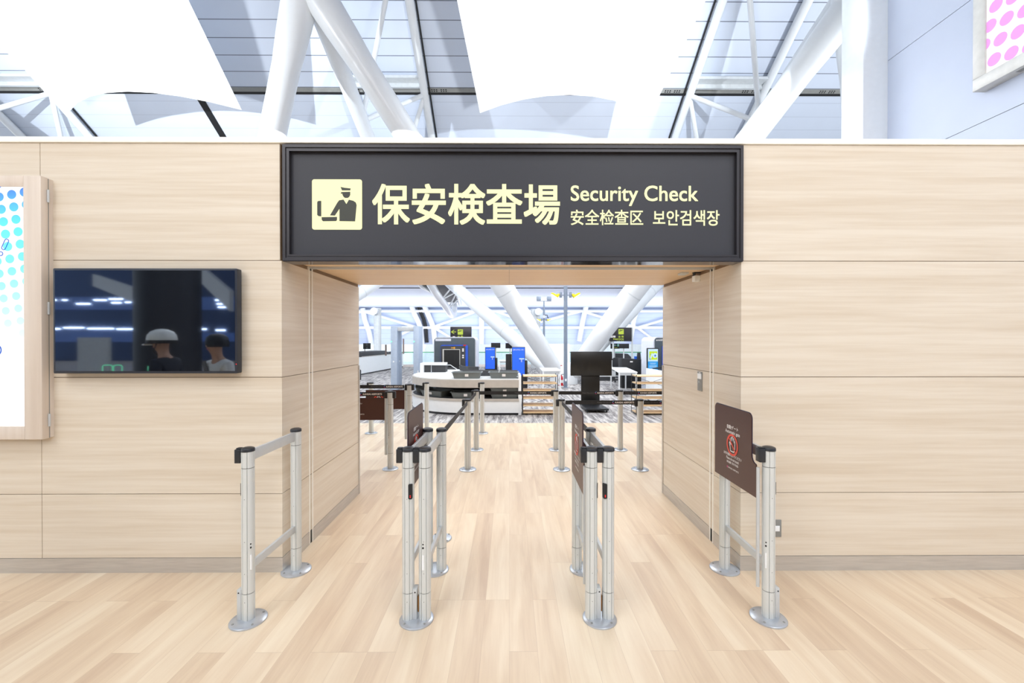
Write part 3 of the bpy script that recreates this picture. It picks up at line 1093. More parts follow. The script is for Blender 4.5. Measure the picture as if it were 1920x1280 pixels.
def add_panel(root, o, ax, w, z0, zb, z1, notch=True, faces=(1, -1), flip=False, tube=True):
    """Swing panel: clear glass below, brown printed film above; o = hinge edge on the floor, ax = along the panel."""
    o, ax = Vector(o), Vector(ax).normalized()
    nrm = ax.cross(Z3)
    nx = 0.055 if notch else 0.0
    zn = 0.875
    pane = [(0, z0), (w, z0)]
    pane += [(w - 0.03 + 0.03 * math.cos(a), z1 - 0.03 + 0.03 * math.sin(a)) for a in [PI / 2 * t / 5 for t in range(6)]]
    if notch:
        pane += [(nx + 0.03 - 0.03 * math.sin(a), z1 - 0.03 + 0.03 * math.cos(a)) for a in [PI / 2 * t / 5 for t in range(6)]]
        pane += [(nx - 0.045 + 0.045 * math.cos(a), zn + 0.045 - 0.045 * math.sin(a)) for a in [PI / 2 * t / 5 for t in range(6)]]
    else:
        pane += [(0, z1)]
    if not (notch):
        pane = [(0, z0), (w, z0), (w, z1), (0, z1)]
    pn = MB().prism([(x, min(z, zb)) if z > zb else (x, z) for x, z in [(0, z0), (w, z0), (w, zb), (0, zb)]], o - nrm * 0.003, ax, Z3, nrm * 0.006)
    pn = pn.build('glass_panel', 'clear_glass', root, smooth=False)
    film = [(0, zb)] + [(w, zb)] + pane[2:]
    MB().prism(film, o - nrm * 0.004, ax, Z3, nrm * 0.008).build('brown_film', ['brown_film'], pn, smooth=False)
    edge = MB()
    for (a, b) in zip(film[1:-1], film[2:]):
        edge.bar(o + ax * a[0] + Z3 * a[1], o + ax * b[0] + Z3 * b[1], 0.0088, 0.0016, up=nrm)
    edge.build('panel_rim', 'panel_edge', pn, smooth=False)
    cx = (w + nx) / 2 - 0.01
    for s in faces:
        d = ax * s
        n = nrm * s
        c = o + ax * cx + n * 0.0046
        if d.cross(Z3).dot(n) < 0:
            d = -d

        def line(body, z, wd, hh, off=0.0, dx=0.0):
            tm = MB()
            put_text(tm, body, c - d * (wd / 2 - dx) + Z3 * z, d, Z3, wd, hh, off)
            tm.build('lettering', 'white_print', pn, smooth=False)

        line('自動ゲート', 1.022, 0.135, 0.026, 0.02)
        line('Automatic gate', 0.987, 0.175, 0.028, 0.01)
        line('お手を触れないでください', 0.846, 0.215, 0.020, 0.012)
        line('Please do not touch', 0.822, 0.150, 0.018, 0.008)
        line('请勿触摸  만지지 마세요', 0.798, 0.140, 0.016, 0.012)
        line('KANSAI AIRPORTS', 0.766, 0.125, 0.010, 0.01, 0.012)
        mb = MB()
        disc(mb, c - d * 0.062 + Z3 * 0.771, d, Z3, 0.007, 14)
        mb.build('logo_mark', 'logo_pink', pn, smooth=False)
        mb = MB()
        cc = c + Z3 * 0.925
        pts = [(x * 0.105, y * 0.105) for x, y in HAND]
        P = [cc + d * x + Z3 * y + n * 0.0006 for x, y in pts]
        for q0, q1 in zip(P, P[1:] + P[:1]):
            mb.bar(q0, q1, 0.0055, 0.0006, up=n)
        mb.build('hand_symbol', 'white_print', pn, smooth=False)
        mb = MB()
        ring(mb, cc + n * 0.0014, d, Z3, 0.056, 0.069, 36)
        a, b = cc + n * 0.0018 + (-d + Z3) * 0.042, cc + n * 0.0018 + (d - Z3) * 0.042
        mb.bar(a, b, 0.010, 0.0006, up=n)
        mb.build('prohibition_ring', 'red_print', pn, smooth=False)
    if tube:
        MB().box(-0.0, 0.001, 0, 0.001, 0, 0.001)
        q = o - ax * 0.006
        MB().tube([q + Z3 * (z0 - 0.02), q + Z3 * (zn - 0.01)], 0.009, 14).build('hinge_tube', 'aluminium_flat', root)
    return pn


FY, BY = 2.433, 2.955
GX = 1.487
# left gate
gl = thing('entrance_gate', 'aluminium gate barrier with open side rails beside the left wall', 'barrier', (-GX, FY, 0), group='gate barriers at the entrance')
add_base(gl, 0, 0)
add_base(gl, 0.012, BY - FY)
p0 = add_post(gl, 0, 0)
add_post(gl, 0.012, BY - FY)
add_rail(gl, (0, 0), (0.012, BY - FY), 0.935, 0.062, 'top_rail')
add_rail(gl, (0, 0), (0.012, BY - FY), 0.30, 0.045, 'bottom_rail')
add_belt_head(gl, 0, 0, -1)
add_hinge_box(gl, 0, 0, -1)
add_sticker(gl, 0, 0, 0.026)
MB().box(-0.0355, -0.031, -0.012, 0.006, 0.715, 0.785).build('sensor_window', 'interior_dark', gl)
# right gate
gr = thing('entrance_gate', 'aluminium gate barrier with a brown glass panel beside the right wall', 'barrier', (GX, FY, 0), group='gate barriers at the entrance')
add_base(gr, 0, 0)
add_base(gr, 0.012, BY - FY)
add_post(gr, 0, 0)
add_post(gr, 0.012, BY - FY)
add_rail(gr, (0, 0), (0.012, BY - FY), 0.935, 0.062, 'top_rail')
add_rail(gr, (0, 0), (0.012, BY - FY), 0.30, 0.045, 'bottom_rail')
add_belt_head(gr, 0, 0, -1)
add_hinge_box(gr, 0, 0, 1)
add_sticker(gr, 0, 0, -0.026)
add_panel(gr, (-0.058, 0.012, 0), (0, 1, 0), 0.50, 0.20, 0.685, 1.162, faces=(1, -1))
MB().box(0.031, 0.0355, -0.012, 0.006, 0.715, 0.785).build('sensor_window', 'interior_dark', gr)
# the two double gates in the middle
gc = thing('entrance_gate', 'double gate barrier left of centre, brown panel on its left side', 'barrier', (-0.53, FY, 0), group='gate barriers at the entrance')
add_base(gc, 0, 0)
add_base(gc, 0.012, BY - FY)
for x in (-0.046, 0.048):
    add_post(gc, x, 0)
    add_post(gc, x + 0.012, BY - FY)
    add_rail(gc, (x, 0), (x + 0.012, BY - FY), 0.935, 0.062, 'top_rail')
    add_rail(gc, (x, 0), (x + 0.012, BY - FY), 0.30, 0.045, 'bottom_rail')
add_belt_head(gc, -0.046, 0, -1)
add_belt_head(gc, -0.046, 0, 1)
add_hinge_box(gc, -0.046, 0, 1)
add_sticker(gc, 0.048, 0, -0.004)
add_reader(gc, -0.046, 0, 0.018)
MB().box(0.008, 0.016, -0.012, 0.012, 0.05, 0.14).build('lock_bolt', 'brass', gc, bevel=0.002)
add_panel(gc, (-0.072, 0.046, 0), (0, 1, 0), 0.48, 0.20, 0.685, 1.162, faces=(1, -1))
gd = thing('entrance_gate', 'double gate barrier right of centre, brown no-touch panel on its left side', 'barrier', (0.517, FY, 0), group='gate barriers at the entrance')
add_base(gd, 0, 0)
add_base(gd, 0.0, BY - FY)
for x in (-0.048, 0.048):
    add_post(gd, x, 0)
    add_post(gd, x, BY - FY)
    add_rail(gd, (x, 0), (x, BY - FY), 0.935, 0.062, 'top_rail')
    add_rail(gd, (x, 0), (x, BY - FY), 0.30, 0.045, 'bottom_rail')
add_belt_head(gd, -0.048, 0, -1)
add_belt_head(gd, -0.048, 0, 1)
add_hinge_box(gd, -0.048, 0, 1)
add_reader(gd, 0.048, 0, -0.024)
MB().box(-0.019, -0.0155, -0.02, 0.004, 0.70, 0.785).build('sensor_window', 'interior_dark', gd)
MB().box(0.006, 0.012, -0.012, 0.012, 0.05, 0.14).build('lock_bolt', 'brass', gd, bevel=0.002)
add_panel(gd, (-0.079, 0.046, 0), (0, 1, 0), 0.48, 0.20, 0.685, 1.162, faces=(1, -1))
# gates across the aisle inside the passage
for (u, v, zz, lab) in ((732, 879, 0.965, 'aluminium gate post with a brown panel swung across the left aisle'),
                        (768, 846, 0.965, 'gate post behind the nearer aisle gate, its red hand symbol half hidden')):
    q = on_floor(u, v)
    g = thing('aisle_gate', lab, 'barrier', (q.x, q.y, 0), group='gates across the left aisle')
    add_base(g, 0, 0)
    add_post(g, 0, 0, h=zz, r=0.036, lower=0.2, upper=0.80)
    add_belt_head(g, 0, 0, 1, 0.88, 0.036)
    add_belt_head(g, 0, 0, -1, 0.88, 0.036)
    add_sticker(g, 0, 0, -0.008)
    add_panel(g, (-0.07, 0.03, 0), (-1, 0, 0), 0.56, 0.20, 0.60, 0.87, notch=False, faces=())
    MB().tube([(-0.063, 0.03, 0.17), (-0.063, 0.03, 0.875)], 0.017, 14).build('hinge_post', 'aluminium', g)
    MB().box(-0.063, 0.0, 0.02, 0.035, 0.55, 0.57).box(-0.063, 0.0, 0.02, 0.035, 0.3, 0.32).build('hinge_bracket', 'aluminium_flat', g)
    mb = MB()
    ring(mb, (-0.45, 0.0255, 0.74), X3, Z3, 0.056, 0.069, 36)
    a, b = Vector((-0.45 - 0.042, 0.0252, 0.74 + 0.042)), Vector((-0.45 + 0.042, 0.0252, 0.74 - 0.042))
    if v < 860:
        mb.bar(a, b, 0.010, 0.0006, up=Y3)
        mb.build('prohibition_ring', 'red_print', g, smooth=False)
        mb = MB()
        P = [Vector((-0.45 + x * 0.105, 0.0249, 0.74 + y * 0.105)) for x, y in HAND]
        for q0, q1 in zip(P, P[1:] + P[:1]):
            mb.bar(q0, q1, 0.0055, 0.0006, up=Y3)
        mb.build('hand_symbol', 'white_print', g, smooth=False)
    else:
        mb = MB()
        put_text(mb, 'お手を触れないでください', (-0.565, 0.0252, 0.795), X3, Z3, 0.21, 0.02, 0.012)
        put_text(mb, 'KANSAI AIRPORTS', (-0.52, 0.0252, 0.665), X3, Z3, 0.19, 0.014, 0.01)
        mb.build('lettering', 'white_print', g, smooth=False)

# ------------------------------------------------------------------ queue posts and belts
q1 = on_floor(1200, 880)
qp = thing('queue_post', 'aluminium queue post at the near right end of the roped lane', 'queue post', (q1.x, q1.y, 0), group='queue posts')
add_base(qp, 0, 0, 0.104)
add_post(qp, 0, 0, h=0.868, r=0.039, lower=0.02, upper=0.845, name='shaft')
add_belt_head(qp, 0, 0, -1, 0.785, 0.039)
QP = {'near_right': q1}
for key, u, v, lab in (('near_left', 877, 880, 'nearest queue post of the left rope line'),
                       ('mid_left', 893, 843, 'second queue post of the left rope line'),
                       ('far_left', 904, 812, 'farthest queue post of the left rope line, before the counter'),
                       ('counter', 873, 813, 'queue post beside the curved end of the white counter'),
                       ('near_mid', 1053, 880, 'nearer of two queue posts beside the right centre gate panel'),
                       ('mid_mid', 1042, 843, 'farther queue post beside the right centre gate panel, before the shelf rack'),
                       ('mid_right', 1163, 843, 'queue post just right of the television stand'),
                       ('far_aisle', 696, 812, 'lone queue post behind the brown aisle gate panels')):
    if key == 'counter':
        q = on_floor(800, 812)
    else:
        q = on_floor(u, v)
    QP[key] = q
    dup(qp, (q.x, q.y, 0), 0, lab)


def belt(name_label, a, b, z=0.825, texts=(), hgt=0.05, group='belts between the queue posts', z2=None):
    a, b = Vector((a[0], a[1], 0)), Vector((b[0], b[1], 0))
    d = (b - a).normalized()
    n = d.cross(Z3)
    if n.y > 0:
        n = -n
    t = thing('queue_belt', name_label, 'belt', (a.x, a.y, z), 0, group)
    a0 = Vector((0, 0, 0)) + d * 0.045
    b0 = (b - a) - d * 0.045 + Z3 * ((z2 or z) - z)
    w = MB()
    N = 10
    pts = [a0 + (b0 - a0) * (i / N) for i in range(N + 1)]
    for p, q in zip(pts[:-1], pts[1:]):
        w.bar(p, q, 0.003, hgt)
    w.build('webbing', 'belt_black', t, smooth=False)
    ln = (b0 - a0).length
    dd = d if d.x > 0 else -d
    st = a0 if d.x > 0 else b0
    for f in texts:
        o = st + dd * (ln * f) + n * 0.0022
        mb = MB()
        put_text(mb, 'KANSAI AIRPORTS', o + Vector((0, 0, -0.0115)) + dd * 0.034, dd, Z3, 0.235, 0.023, 0.03)
        mb.build('lettering', 'white_print', t, smooth=False)
        mb = MB()
        put_text(mb, 'Shaping a New Journey', o + Vector((0, 0, -0.007)) - dd * 0.185, dd, Z3, 0.17, 0.013)
        mb.build('slogan', 'grey_print', t, smooth=False)
        mb = MB()
        for k in range(8):
            a1, a2 = PI * 0.35 + k * PI * 0.16, PI * 0.35 + (k + 1) * PI * 0.16
            r = 0.017
            c = o + dd * 0.016
            mb.add([c + dd * (r * math.cos(a1)) + Z3 * (r * math.sin(a1)), c + dd * (r * math.cos(a2)) + Z3 * (r * math.sin(a2)),
                    c + dd * (r * 0.55 * math.cos(a2)) + Z3 * (r * 0.62 * math.sin(a2)), c + dd * (r * 0.55 * math.cos(a1)) + Z3 * (r * 0.62 * math.sin(a1))],
                   [(0, 1, 2, 3)], 0 if k < 4 else 1)
        mb.build('logo_mark', ['logo_blue', 'logo_pink'], t, smooth=False)
    return t


belt('black belt along the front of the lane, right of the near posts', QP['near_right'], (QP['near_right'].x + 1.6, QP['near_right'].y), texts=(0.13,))
belt('black belt in front of the television stand foot, nearer of two', QP['near_mid'], QP['near_right'], texts=(0.66,))
belt('black belt crossing the television pedestal, farther of two', QP['mid_mid'], QP['mid_right'], texts=(0.62,))
belt('black belt crossing the right shelf rack at mid height', QP['mid_right'], (QP['mid_right'].x + 2.0, QP['mid_right'].y), texts=(0.11,))
belt('black belt crossing the left shelf rack and the tray counter', QP['mid_left'], QP['mid_mid'], texts=(0.66,))
belt('short slanting belt between the two left rope line posts', QP['near_left'], QP['mid_left'])
belt('slanting belt from the left double gate to the first queue post', (-0.47, 2.955), QP['near_left'], z=0.94, z2=0.825)
belt('thin slanting belt behind the brown panel right of centre', (0.565, 2.955), QP['near_mid'], z=0.94, z2=0.825)
k0 = on_floor(732, 879)
belt('black belt across the aisle in front of the brown panels', (k0.x - 1.6, k0.y), (k0.x - 0.03, k0.y), z=0.925, texts=(0.80,))
l0 = on_floor(768, 846)
belt('black belt across the aisle behind the brown panels', (l0.x - 2.2, l0.y), (l0.x - 0.03, l0.y), z=0.925, texts=(0.86,))

# short posts that hold the open gate panels
sp_ = thing('stop_post', 'short post behind the left double gate', 'queue post', (-0.548, 3.42, 0), group='short stop posts behind the gates')
add_base(sp_, 0, 0, 0.085)
add_post(sp_, 0, 0, h=0.80, r=0.026, lower=0.02, upper=0.75, name='shaft')
dup(sp_, (0.60, 3.42, 0), 0, 'short post behind the right centre double gate')

# ------------------------------------------------------------------ roof trusses, struts, membranes
for (c, sgnx, nose, lab) in ((-18.9, 1, (-16.0, 33.0), 'white roof truss at the far left over the light box wall'),
                             (-4.65, 1, (-4.35, 33.0), 'white roof truss left of the centre membrane'),
                             (8.35, -1, (9.3, 33.0), 'white roof truss right of the centre membrane')):
    t = thing('roof_truss', lab, 'truss', (c, 14, 0), group='roof trusses')
    nx = nose[0] - c

    def P(x, y, z):
        k = max(0.0, (y - 22) / 11.0)
        return Vector((x + nx * k, y - 14, z))

    e_ = -0.6 * sgnx
    bot = [P(e_, 2, 13.6), P(e_, 7, 12.3), P(e_, 11.7, 10.7), P(e_, 15.5, 9.25), P(e_, 19.6, 7.75), P(e_ * 0.7, 24, 5.75), P(e_ * 0.4, 27.4, 4.62), P(0, 29.5, 3.95), P(0, 31.3, 3.55), P(0, 32.4, 3.42), P(0, 33.1, 3.5), P(0, 33.6, 3.8), P(0, 33.8, 4.2), P(0, 33.8, 4.6)]
    MB().tube(bot, [0.26] * 8 + [0.26, 0.26, 0.25, 0.23, 0.21, 0.19], 20).build('bottom_chord', 'structure_white', t)
    tops = {}
    for s in (-1, 1):
        ys = [2, 6, 10, 14, 18, 22, 25, 27, 29, 31, 33]
        pts = []
        for y in ys:
            hw = 1.4 if y < 23 else max(0.55, 1.4 - (y - 23) * 0.085)
            pts.append(P(s * hw, y, roof_z(y) - 0.22 - (0.0 if y < 29 else (y - 29) * 0.13)))
        MB().tube(pts, 0.15, 14).build('top_chord', 'structure_white', t)
        mb = MB()
        for p, q in zip(pts[:6], pts[1:6]):
            off = Vector((s * 0.19, 0, 0.14))
            mb.bar(p + off, q + off, 0.05, 0.05)
        mb.build('gap_strip', 'slot_black', t)
        tops[s] = pts

        def top(y):
            for p, q in zip(pts[:-1], pts[1:]):
                if p.y <= y - 14 <= q.y:
                    return p.lerp(q, (y - 14 - p.y) / (q.y - p.y))

        def low(y):
            for p, q in zip(bot[:-1], bot[1:]):
                if p.y <= y - 14 <= q.y:
                    return p.lerp(q, (y - 14 - p.y) / (q.y - p.y))
        if s == 1:
            mb = MB()
            hw_ = [(22.5, 1.3), (26, 1.1), (29, 0.85), (32.5, 0.55)]
            for (ya, wa), (yb_, wb_) in zip(hw_[:-1], hw_[1:]):
                pa, pb_ = top(ya), top(yb_)
                ca, cb = P(0, ya, 0).x, P(0, yb_, 0).x
                mb.add([(ca - wa, pa.y, pa.z), (ca + wa, pa.y, pa.z), (cb + wb_, pb_.y, pb_.z), (cb - wb_, pb_.y, pb_.z),
                        (ca - wa, pa.y, pa.z + 0.05), (ca + wa, pa.y, pa.z + 0.05), (cb + wb_, pb_.y, pb_.z + 0.05), (cb - wb_, pb_.y, pb_.z + 0.05)],
                       [(0, 1, 2, 3), (7, 6, 5, 4), (0, 4, 5, 1), (1, 5, 6, 2), (2, 6, 7, 3), (3, 7, 4, 0)])
            mb.build('recess_shade', 'rubber_dark', t, smooth=False)  # dark sheet stands in for the shade between the top chords
        for (yt, yb) in [w_ for w_ in ((8.2, 11.0), (12.6, 11.0), (12.6, 15.25), (16.45, 15.25), (16.45, 19.3), (20.6, 19.3), (20.6, 23.0), (24.2, 23.0), (24.2, 26.2), (26.8, 26.2), (26.8, 28.6), (29.2, 28.6), (29.2, 30.6), (31.2, 30.6)) if s == sgnx or w_[0] > 23]:
            MB().tube([top(yt), low(yb)], 0.085 if yt < 23 else 0.055, 12).build('web_member', 'structure_white', t)
    for y in (12.2, 16.05, 20.6):
        MB().bar((-1.4, y - 14, roof_z(y) - 0.16), (1.4, y - 14, roof_z(y) - 0.16), 0.42, 0.10).bar((-1.4, y - 13.82, roof_z(y + 0.18) - 0.14), (1.4, y - 13.82, roof_z(y + 0.18) - 0.14), 0.10, 0.20).build('cross_beam', 'pale_grey', t, smooth=False)

BASE_Y = 15.5


def strut_group(bx, legs, label):
    t = thing('branching_strut', label, 'column', (bx, BASE_Y, 0), group='branching strut columns', kind='thing')
    for (dx, dy, z, r0, rm, r1) in legs:
        a, b = Vector((0, 0, 0.0)), Vector((dx, dy, z))
        path, rad = [], []
        for i in range(13):
            k = i / 12
            path.append(a.lerp(b, k))
            if k < 0.4:
                rad.append(r0 + (rm - r0) * math.sin(k / 0.4 * PI / 2))
            else:
                rad.append(rm + (r1 - rm) * (k - 0.4) / 0.6)
        leg = MB().tube(path, rad, 32).build('strut', 'structure_white', t)
        mb = MB()
        for k in (0.30, 0.62, 0.9):
            p, q = a.lerp(b, k), a.lerp(b, k + 0.003)
            i = k * 12
            rr = rad[int(i)] + (rad[int(i) + 1] - rad[int(i)]) * (i - int(i))
            mb.tube([p, q], rr + 0.004, 32)
        mb.build('joint_ring', 'pale_grey', leg)
        if dy < 0:
            d = (b - a).normalized()
            MB().tube([b - d * 1.6, b - d * 0.9, b + d * 0.3, b + d * 1.6], [r1, r1 * 1.12, r1 * 1.25, r1 * 1.0], 32).build('cast_node', 'structure_white', leg)
    MB().lathe([(0.5, 0), (0.5, 0.3), (0.42, 0.6), (0.3, 0.75)], (0, 0, 0), 32).build('foot', 'white_paint', t)
    return t


def leg_to(bx, nx_, ny, nz, r0=0.25, rm=0.36, r1=0.36):
    return (nx_ - bx, ny - BASE_Y, nz, r0, rm, r1)


bx = 1.98
strut_group(bx, [leg_to(bx, -4.98, 11.5, 10.6), leg_to(bx, 8.95, 11.3, 10.3), leg_to(bx, -5.0, 24.5, 6.3, 0.22, 0.3, 0.3), leg_to(bx, 9.95, 24.5, 6.3, 0.22, 0.3, 0.3)], 'white branching struts rising from behind the television stand')
bx = -10.4
strut_group(bx, [leg_to(bx, -5.62, 11.5, 10.6), leg_to(bx, -19.4, 11.5, 10.5), leg_to(bx, -5.4, 24.5, 6.3, 0.22, 0.3, 0.3)], 'white leaning strut above the wall left of the overhead sign')
bx = 13.2
strut_group(bx, [leg_to(bx, 9.1, 11.3, 10.3), leg_to(bx, 23, 11.5, 10.5)], 'white strut beside the pale end of the side wall')


def membrane(label, corners, top, mid, depth):
    """corners: far left and far right; top: near left and near right; the far edge is cut in an arc."""
    a, b = Vector(corners[0]), Vector(corners[1])
    c, d = Vector(top[0]), Vector(top[1])
    NU, NV = 8, 10
    vs, fs = [], []
    for j in range(NV + 1):
        k = j / NV
        l, r = a.lerp(c, k), b.lerp(d, k)
        for i in range(NU + 1):
            s = i / NU
            arc = 4 * s * (1 - s)
            p = l.lerp(r, s)
            p = p + Vector((0, -depth * arc * (1 - k) ** 2, mid * arc))
            vs.append(p)
    for j in range(NV):
        for i in range(NU):
            q = j * (NU + 1) + i
            fs.append((q, q + 1, q + NU + 2, q + NU + 1))
    n = len(vs)
    vs2 = [v + Vector((0, 0, 0.02)) for v in vs]
    fs2 = [tuple(reversed([i + n for i in f])) for f in fs]
    rim = []
    loop = [i for i in range(NU + 1)] + [j * (NU + 1) + NU for j in range(1, NV + 1)] + [NV * (NU + 1) + i for i in range(NU - 1, -1, -1)] + [j * (NU + 1) for j in range(NV - 1, 0, -1)]
    for i, q in enumerate(loop):
        r = loop[(i + 1) % len(loop)]
        rim.append((q, q + n, r + n, r))
    o = MB().add(vs + vs2, fs + fs2 + rim).build('ceiling_membrane', 'membrane_white', angle=60)
    tag(o, label, 'canopy', 'white ceiling membranes')
    return o


MY = 14.8
membrane('white fabric membrane hanging over the overhead sign', (at(900, 212, MY), at(1219, 215, MY)), (at(812, -220, 9.0), at(1440, -240, 9.0)), 0.0, 1.15)
membrane('white fabric membrane over the wall television', (at(132, 207, MY), at(453, 206, MY)), (at(-260, -150, 9.0), at(240, -232, 9.4)), 0.0, 1.1)

# ------------------------------------------------------------------ beyond the passage: tray counter
ct = thing('tray_counter', 'white curved inspection counter with a rounded left end and a lower tray shelf', 'counter', (0, 9.0, 0))


def counter_outline(r, y0, x1, grow=0.0):
    pts = [(x1, y0 - 9.0)]
    cx, cy = -0.9, 10.4 - 9.0
    for k in range(19):
        a = -PI / 2 - (PI * 1.0) * k / 18 * 0.78
        pts.append((cx + r * math.cos(a), cy + r * math.sin(a)))
    return pts


def ribbon(mb, line, z0, z1, thick, mi=0):
    """Vertical band along a plan line, thickened inwards (towards +y / the centre)."""
    n = len(line)
    out, inn = [], []
    for i, (x, y) in enumerate(line):
        a, b = line[max(0, i - 1)], line[min(n - 1, i + 1)]
        d = Vector((b[0] - a[0], b[1] - a[1])).normalized()
        out.append((x, y))
        inn.append((x + d.y * thick, y - d.x * thick))
    vs = [(x, y, z0) for x, y in out] + [(x, y, z1) for x, y in out] + [(x, y, z0) for x, y in inn] + [(x, y, z1) for x, y in inn]
    fs = []
    for i in range(n - 1):
        fs += [(i, i + 1, n + i + 1, n + i), (2 * n + i + 1, 2 * n + i, 3 * n + i, 3 * n + i + 1), (n + i, n + i + 1, 3 * n + i + 1, 3 * n + i), (i + 1, i, 2 * n + i, 2 * n + i + 1)]
    fs += [(0, n, 3 * n, 2 * n), (n - 1, 3 * n - 1, 4 * n - 1, 2 * n - 1)]
    mb.add(vs, fs, mi)


line = counter_outline(1.4, 9.0, 0.20)
inner = [(-1.85, 2.9), (-1.25, 2.9), (-1.1, 1.9), (-0.75, 1.1), (0.20, 0.78)]
MB().prism(line + inner, (0, 0, 0.745), X3, Y3, (0, 0, 0.02)).build('worktop', 'white_paint', ct)
mb = MB()
ribbon(mb, line, 0.58, 0.745, -0.03)
mb.build('edge_band', 'counter_edge', ct)
MB().prism(line + inner, (0, 0, 0.325), X3, Y3, (0, 0, 0.02)).build('tray_shelf', 'rubber_dark', ct)
mb = MB()
ribbon(mb, counter_outline(1.41, 8.99, 0.20), 0.30, 0.35, -0.03)
mb.build('shelf_lip', 'counter_edge', ct)
mb = MB()
ribbon(mb, line, 0.05, 0.31, -0.02)
mb.build('front_fascia', 'white_paint', ct)
mb = MB()
ribbon(mb, counter_outline(1.37, 9.03, 0.20), 0.0, 0.055, -0.02)
mb.build('kick_plate', 'black_plastic', ct)
mb = MB()
ribbon(mb, counter_outline(0.85, 9.55, 0.20), 0.33, 0.745, -0.02)
mb.build('back_panel', 'interior_dark', ct)
MB().box(0.19, 0.25, -0.02, 0.78, 0.0, 0.83).build('end_panel', 'white_paint', ct, bevel=0.004)
MB().box(-0.95, 0.19, 0.70, 0.76, 0.76, 0.90).build('roller_guard', 'rubber_dark', ct, bevel=0.006)
MB().box(-0.30, 0.16, 0.545, 0.555, 0.545, 0.562).build('light_strip', 'white_print', ct)
hd = MB().box(-2.25, -1.62, 1.75, 2.2, 0.95, 1.0).box(-2.25, -2.16, 1.75, 2.2, 0.76, 0.95).build('tray_return_hood', 'white_paint', ct, bevel=0.006)
MB().box(-2.16, -1.62, 1.85, 2.2, 0.765, 0.95).build('hood_opening', 'rubber_dark', hd)
mb = MB()
ribbon(mb, [(-1.32, 2.75), (-1.25, 2.35), (-1.05, 2.05), (-0.78, 1.95)], 0.765, 0.90, 0.05)
mb.build('curved_guard', 'rubber_dark', ct)
mb = MB()
ribbon(mb, [(-1.95, 2.3), (-1.9, 2.7), (-1.75, 3.0)], 0.765, 0.90, 0.05)
mb.build('curved_guard', 'rubber_dark', ct)
MB().tube([(-0.23, 0.2, 0.76), (-0.22, 0.22, 0.92), (-0.18, 0.24, 0.97)], 0.012, 8).build('guide_rod', 'pale_grey', ct)
mb = MB().tube([(-1.92, 1.5, 0.765), (-1.92, 1.5, 0.97), (-1.45, 1.5, 0.97), (-1.25, 1.35, 0.86), (-1.25, 1.35, 0.765)], 0.009, 8)
mb.build('guide_rod', 'pale_grey', ct)


def make_tray():
    t = thing('security_tray', 'grey security tray on the counter top, before the nearer blue kiosk', 'tray', (0, 0, 0), 0, 'security trays')
    mb = MB()
    w0, d0, w1, d1, hh, k = 0.27, 0.17, 0.31, 0.205, 0.13, 0.008
    o = [rounded(-w0, w0, -d0, d0, 0.03, 4), rounded(-w1, w1, -d1, d1, 0.04, 4), rounded(-w1 - 0.025, w1 + 0.025, -d1 - 0.02, d1 + 0.02, 0.05, 4),
         rounded(-w1 + k, w1 - k, -d1 + k, d1 - k, 0.035, 4), rounded(-w0 + k, w0 - k, -d0 + k, d0 - k, 0.025, 4)]
    zs = [0, hh - 0.01, hh, hh, 0.008]
    n = len(o[0])
    vs = [(x, y, z) for ring_, z in zip(o, zs) for x, y in ring_]
    fs = [tuple(range(n))[::-1], tuple(range(4 * n, 5 * n))]
    for i in range(4):
        fs += [(i * n + q, i * n + (q + 1) % n, (i + 1) * n + (q + 1) % n, (i + 1) * n + q) for q in range(n)]
    mb.add(vs, fs)
    mb.build('tub', 'tray_grey', t)
    MB().prism([(-0.035, 0.045), (0.04, 0.045), (0.04, 0.10), (-0.035, 0.10)], (0, -0.1835, 0), X3, Vector((0, -0.29, 1)), (0, -0.0015, 0.0)).build('tray_label', 'white_print', t, smooth=False)
    return t


tray = make_tray()
tray.location = (-0.12, 9.27, 0.765)
for (x, y, z, rz, lab) in ((-0.91, 9.24, 0.765, 0.02, 'grey security tray on the counter top, left of the other top tray'),
                           (-0.10, 9.25, 0.345, 0, 'grey security tray on the lower shelf, bottom of a stack of two'),
                           (-0.10, 9.255, 0.435, 0, 'grey security tray on the lower shelf, top of a stack of two'),
                           (-0.93, 9.24, 0.345, 0.0, 'grey security tray on the lower shelf at the start of the curve'),
                           (-1.63, 9.56, 0.345, -0.55, 'grey security tray on the curved part of the lower shelf'),
                           (-2.06, 10.32, 0.345, -1.35, 'grey security tray at the outer left end of the lower shelf')):
    dup(tray, (x, y, z), rz, lab)

# ------------------------------------------------------------------ baggage scanners


def scanner(x0, x1, sh0, sh1, label, mirrored):
    """x0..x1 dark front face, sh0..sh1 the pale shell round it."""
    t = thing('baggage_scanner', label, 'scanner', ((x0 + x1) / 2, 12.3, 0), 0, 'baggage scanners')
    cx = (x0 + x1) / 2
    a, b, c, d = x0 - cx, x1 - cx, sh0 - cx, sh1 - cx
    MB().prism(rounded(c, d, 0.05, 1.67, 0.14, 6, (0, 0, 1, 1)), (0, 0.04, 0), X3, Z3, (0, 1.15, 0)).build('shell', 'scanner_shell', t)
    MB().prism(rounded(a, b, 0.05, 1.64, 0.07, 6, (0, 0, 1, 1)), (0, 0, 0), X3, Z3, (0, 0.05, 0)).build('front_panel', 'scanner_grey', t)
    MB().box(c + 0.05, d - 0.05, 0.08, 1.1, 0, 0.05).build('plinth', 'black_plastic', t)
    return t, a, b


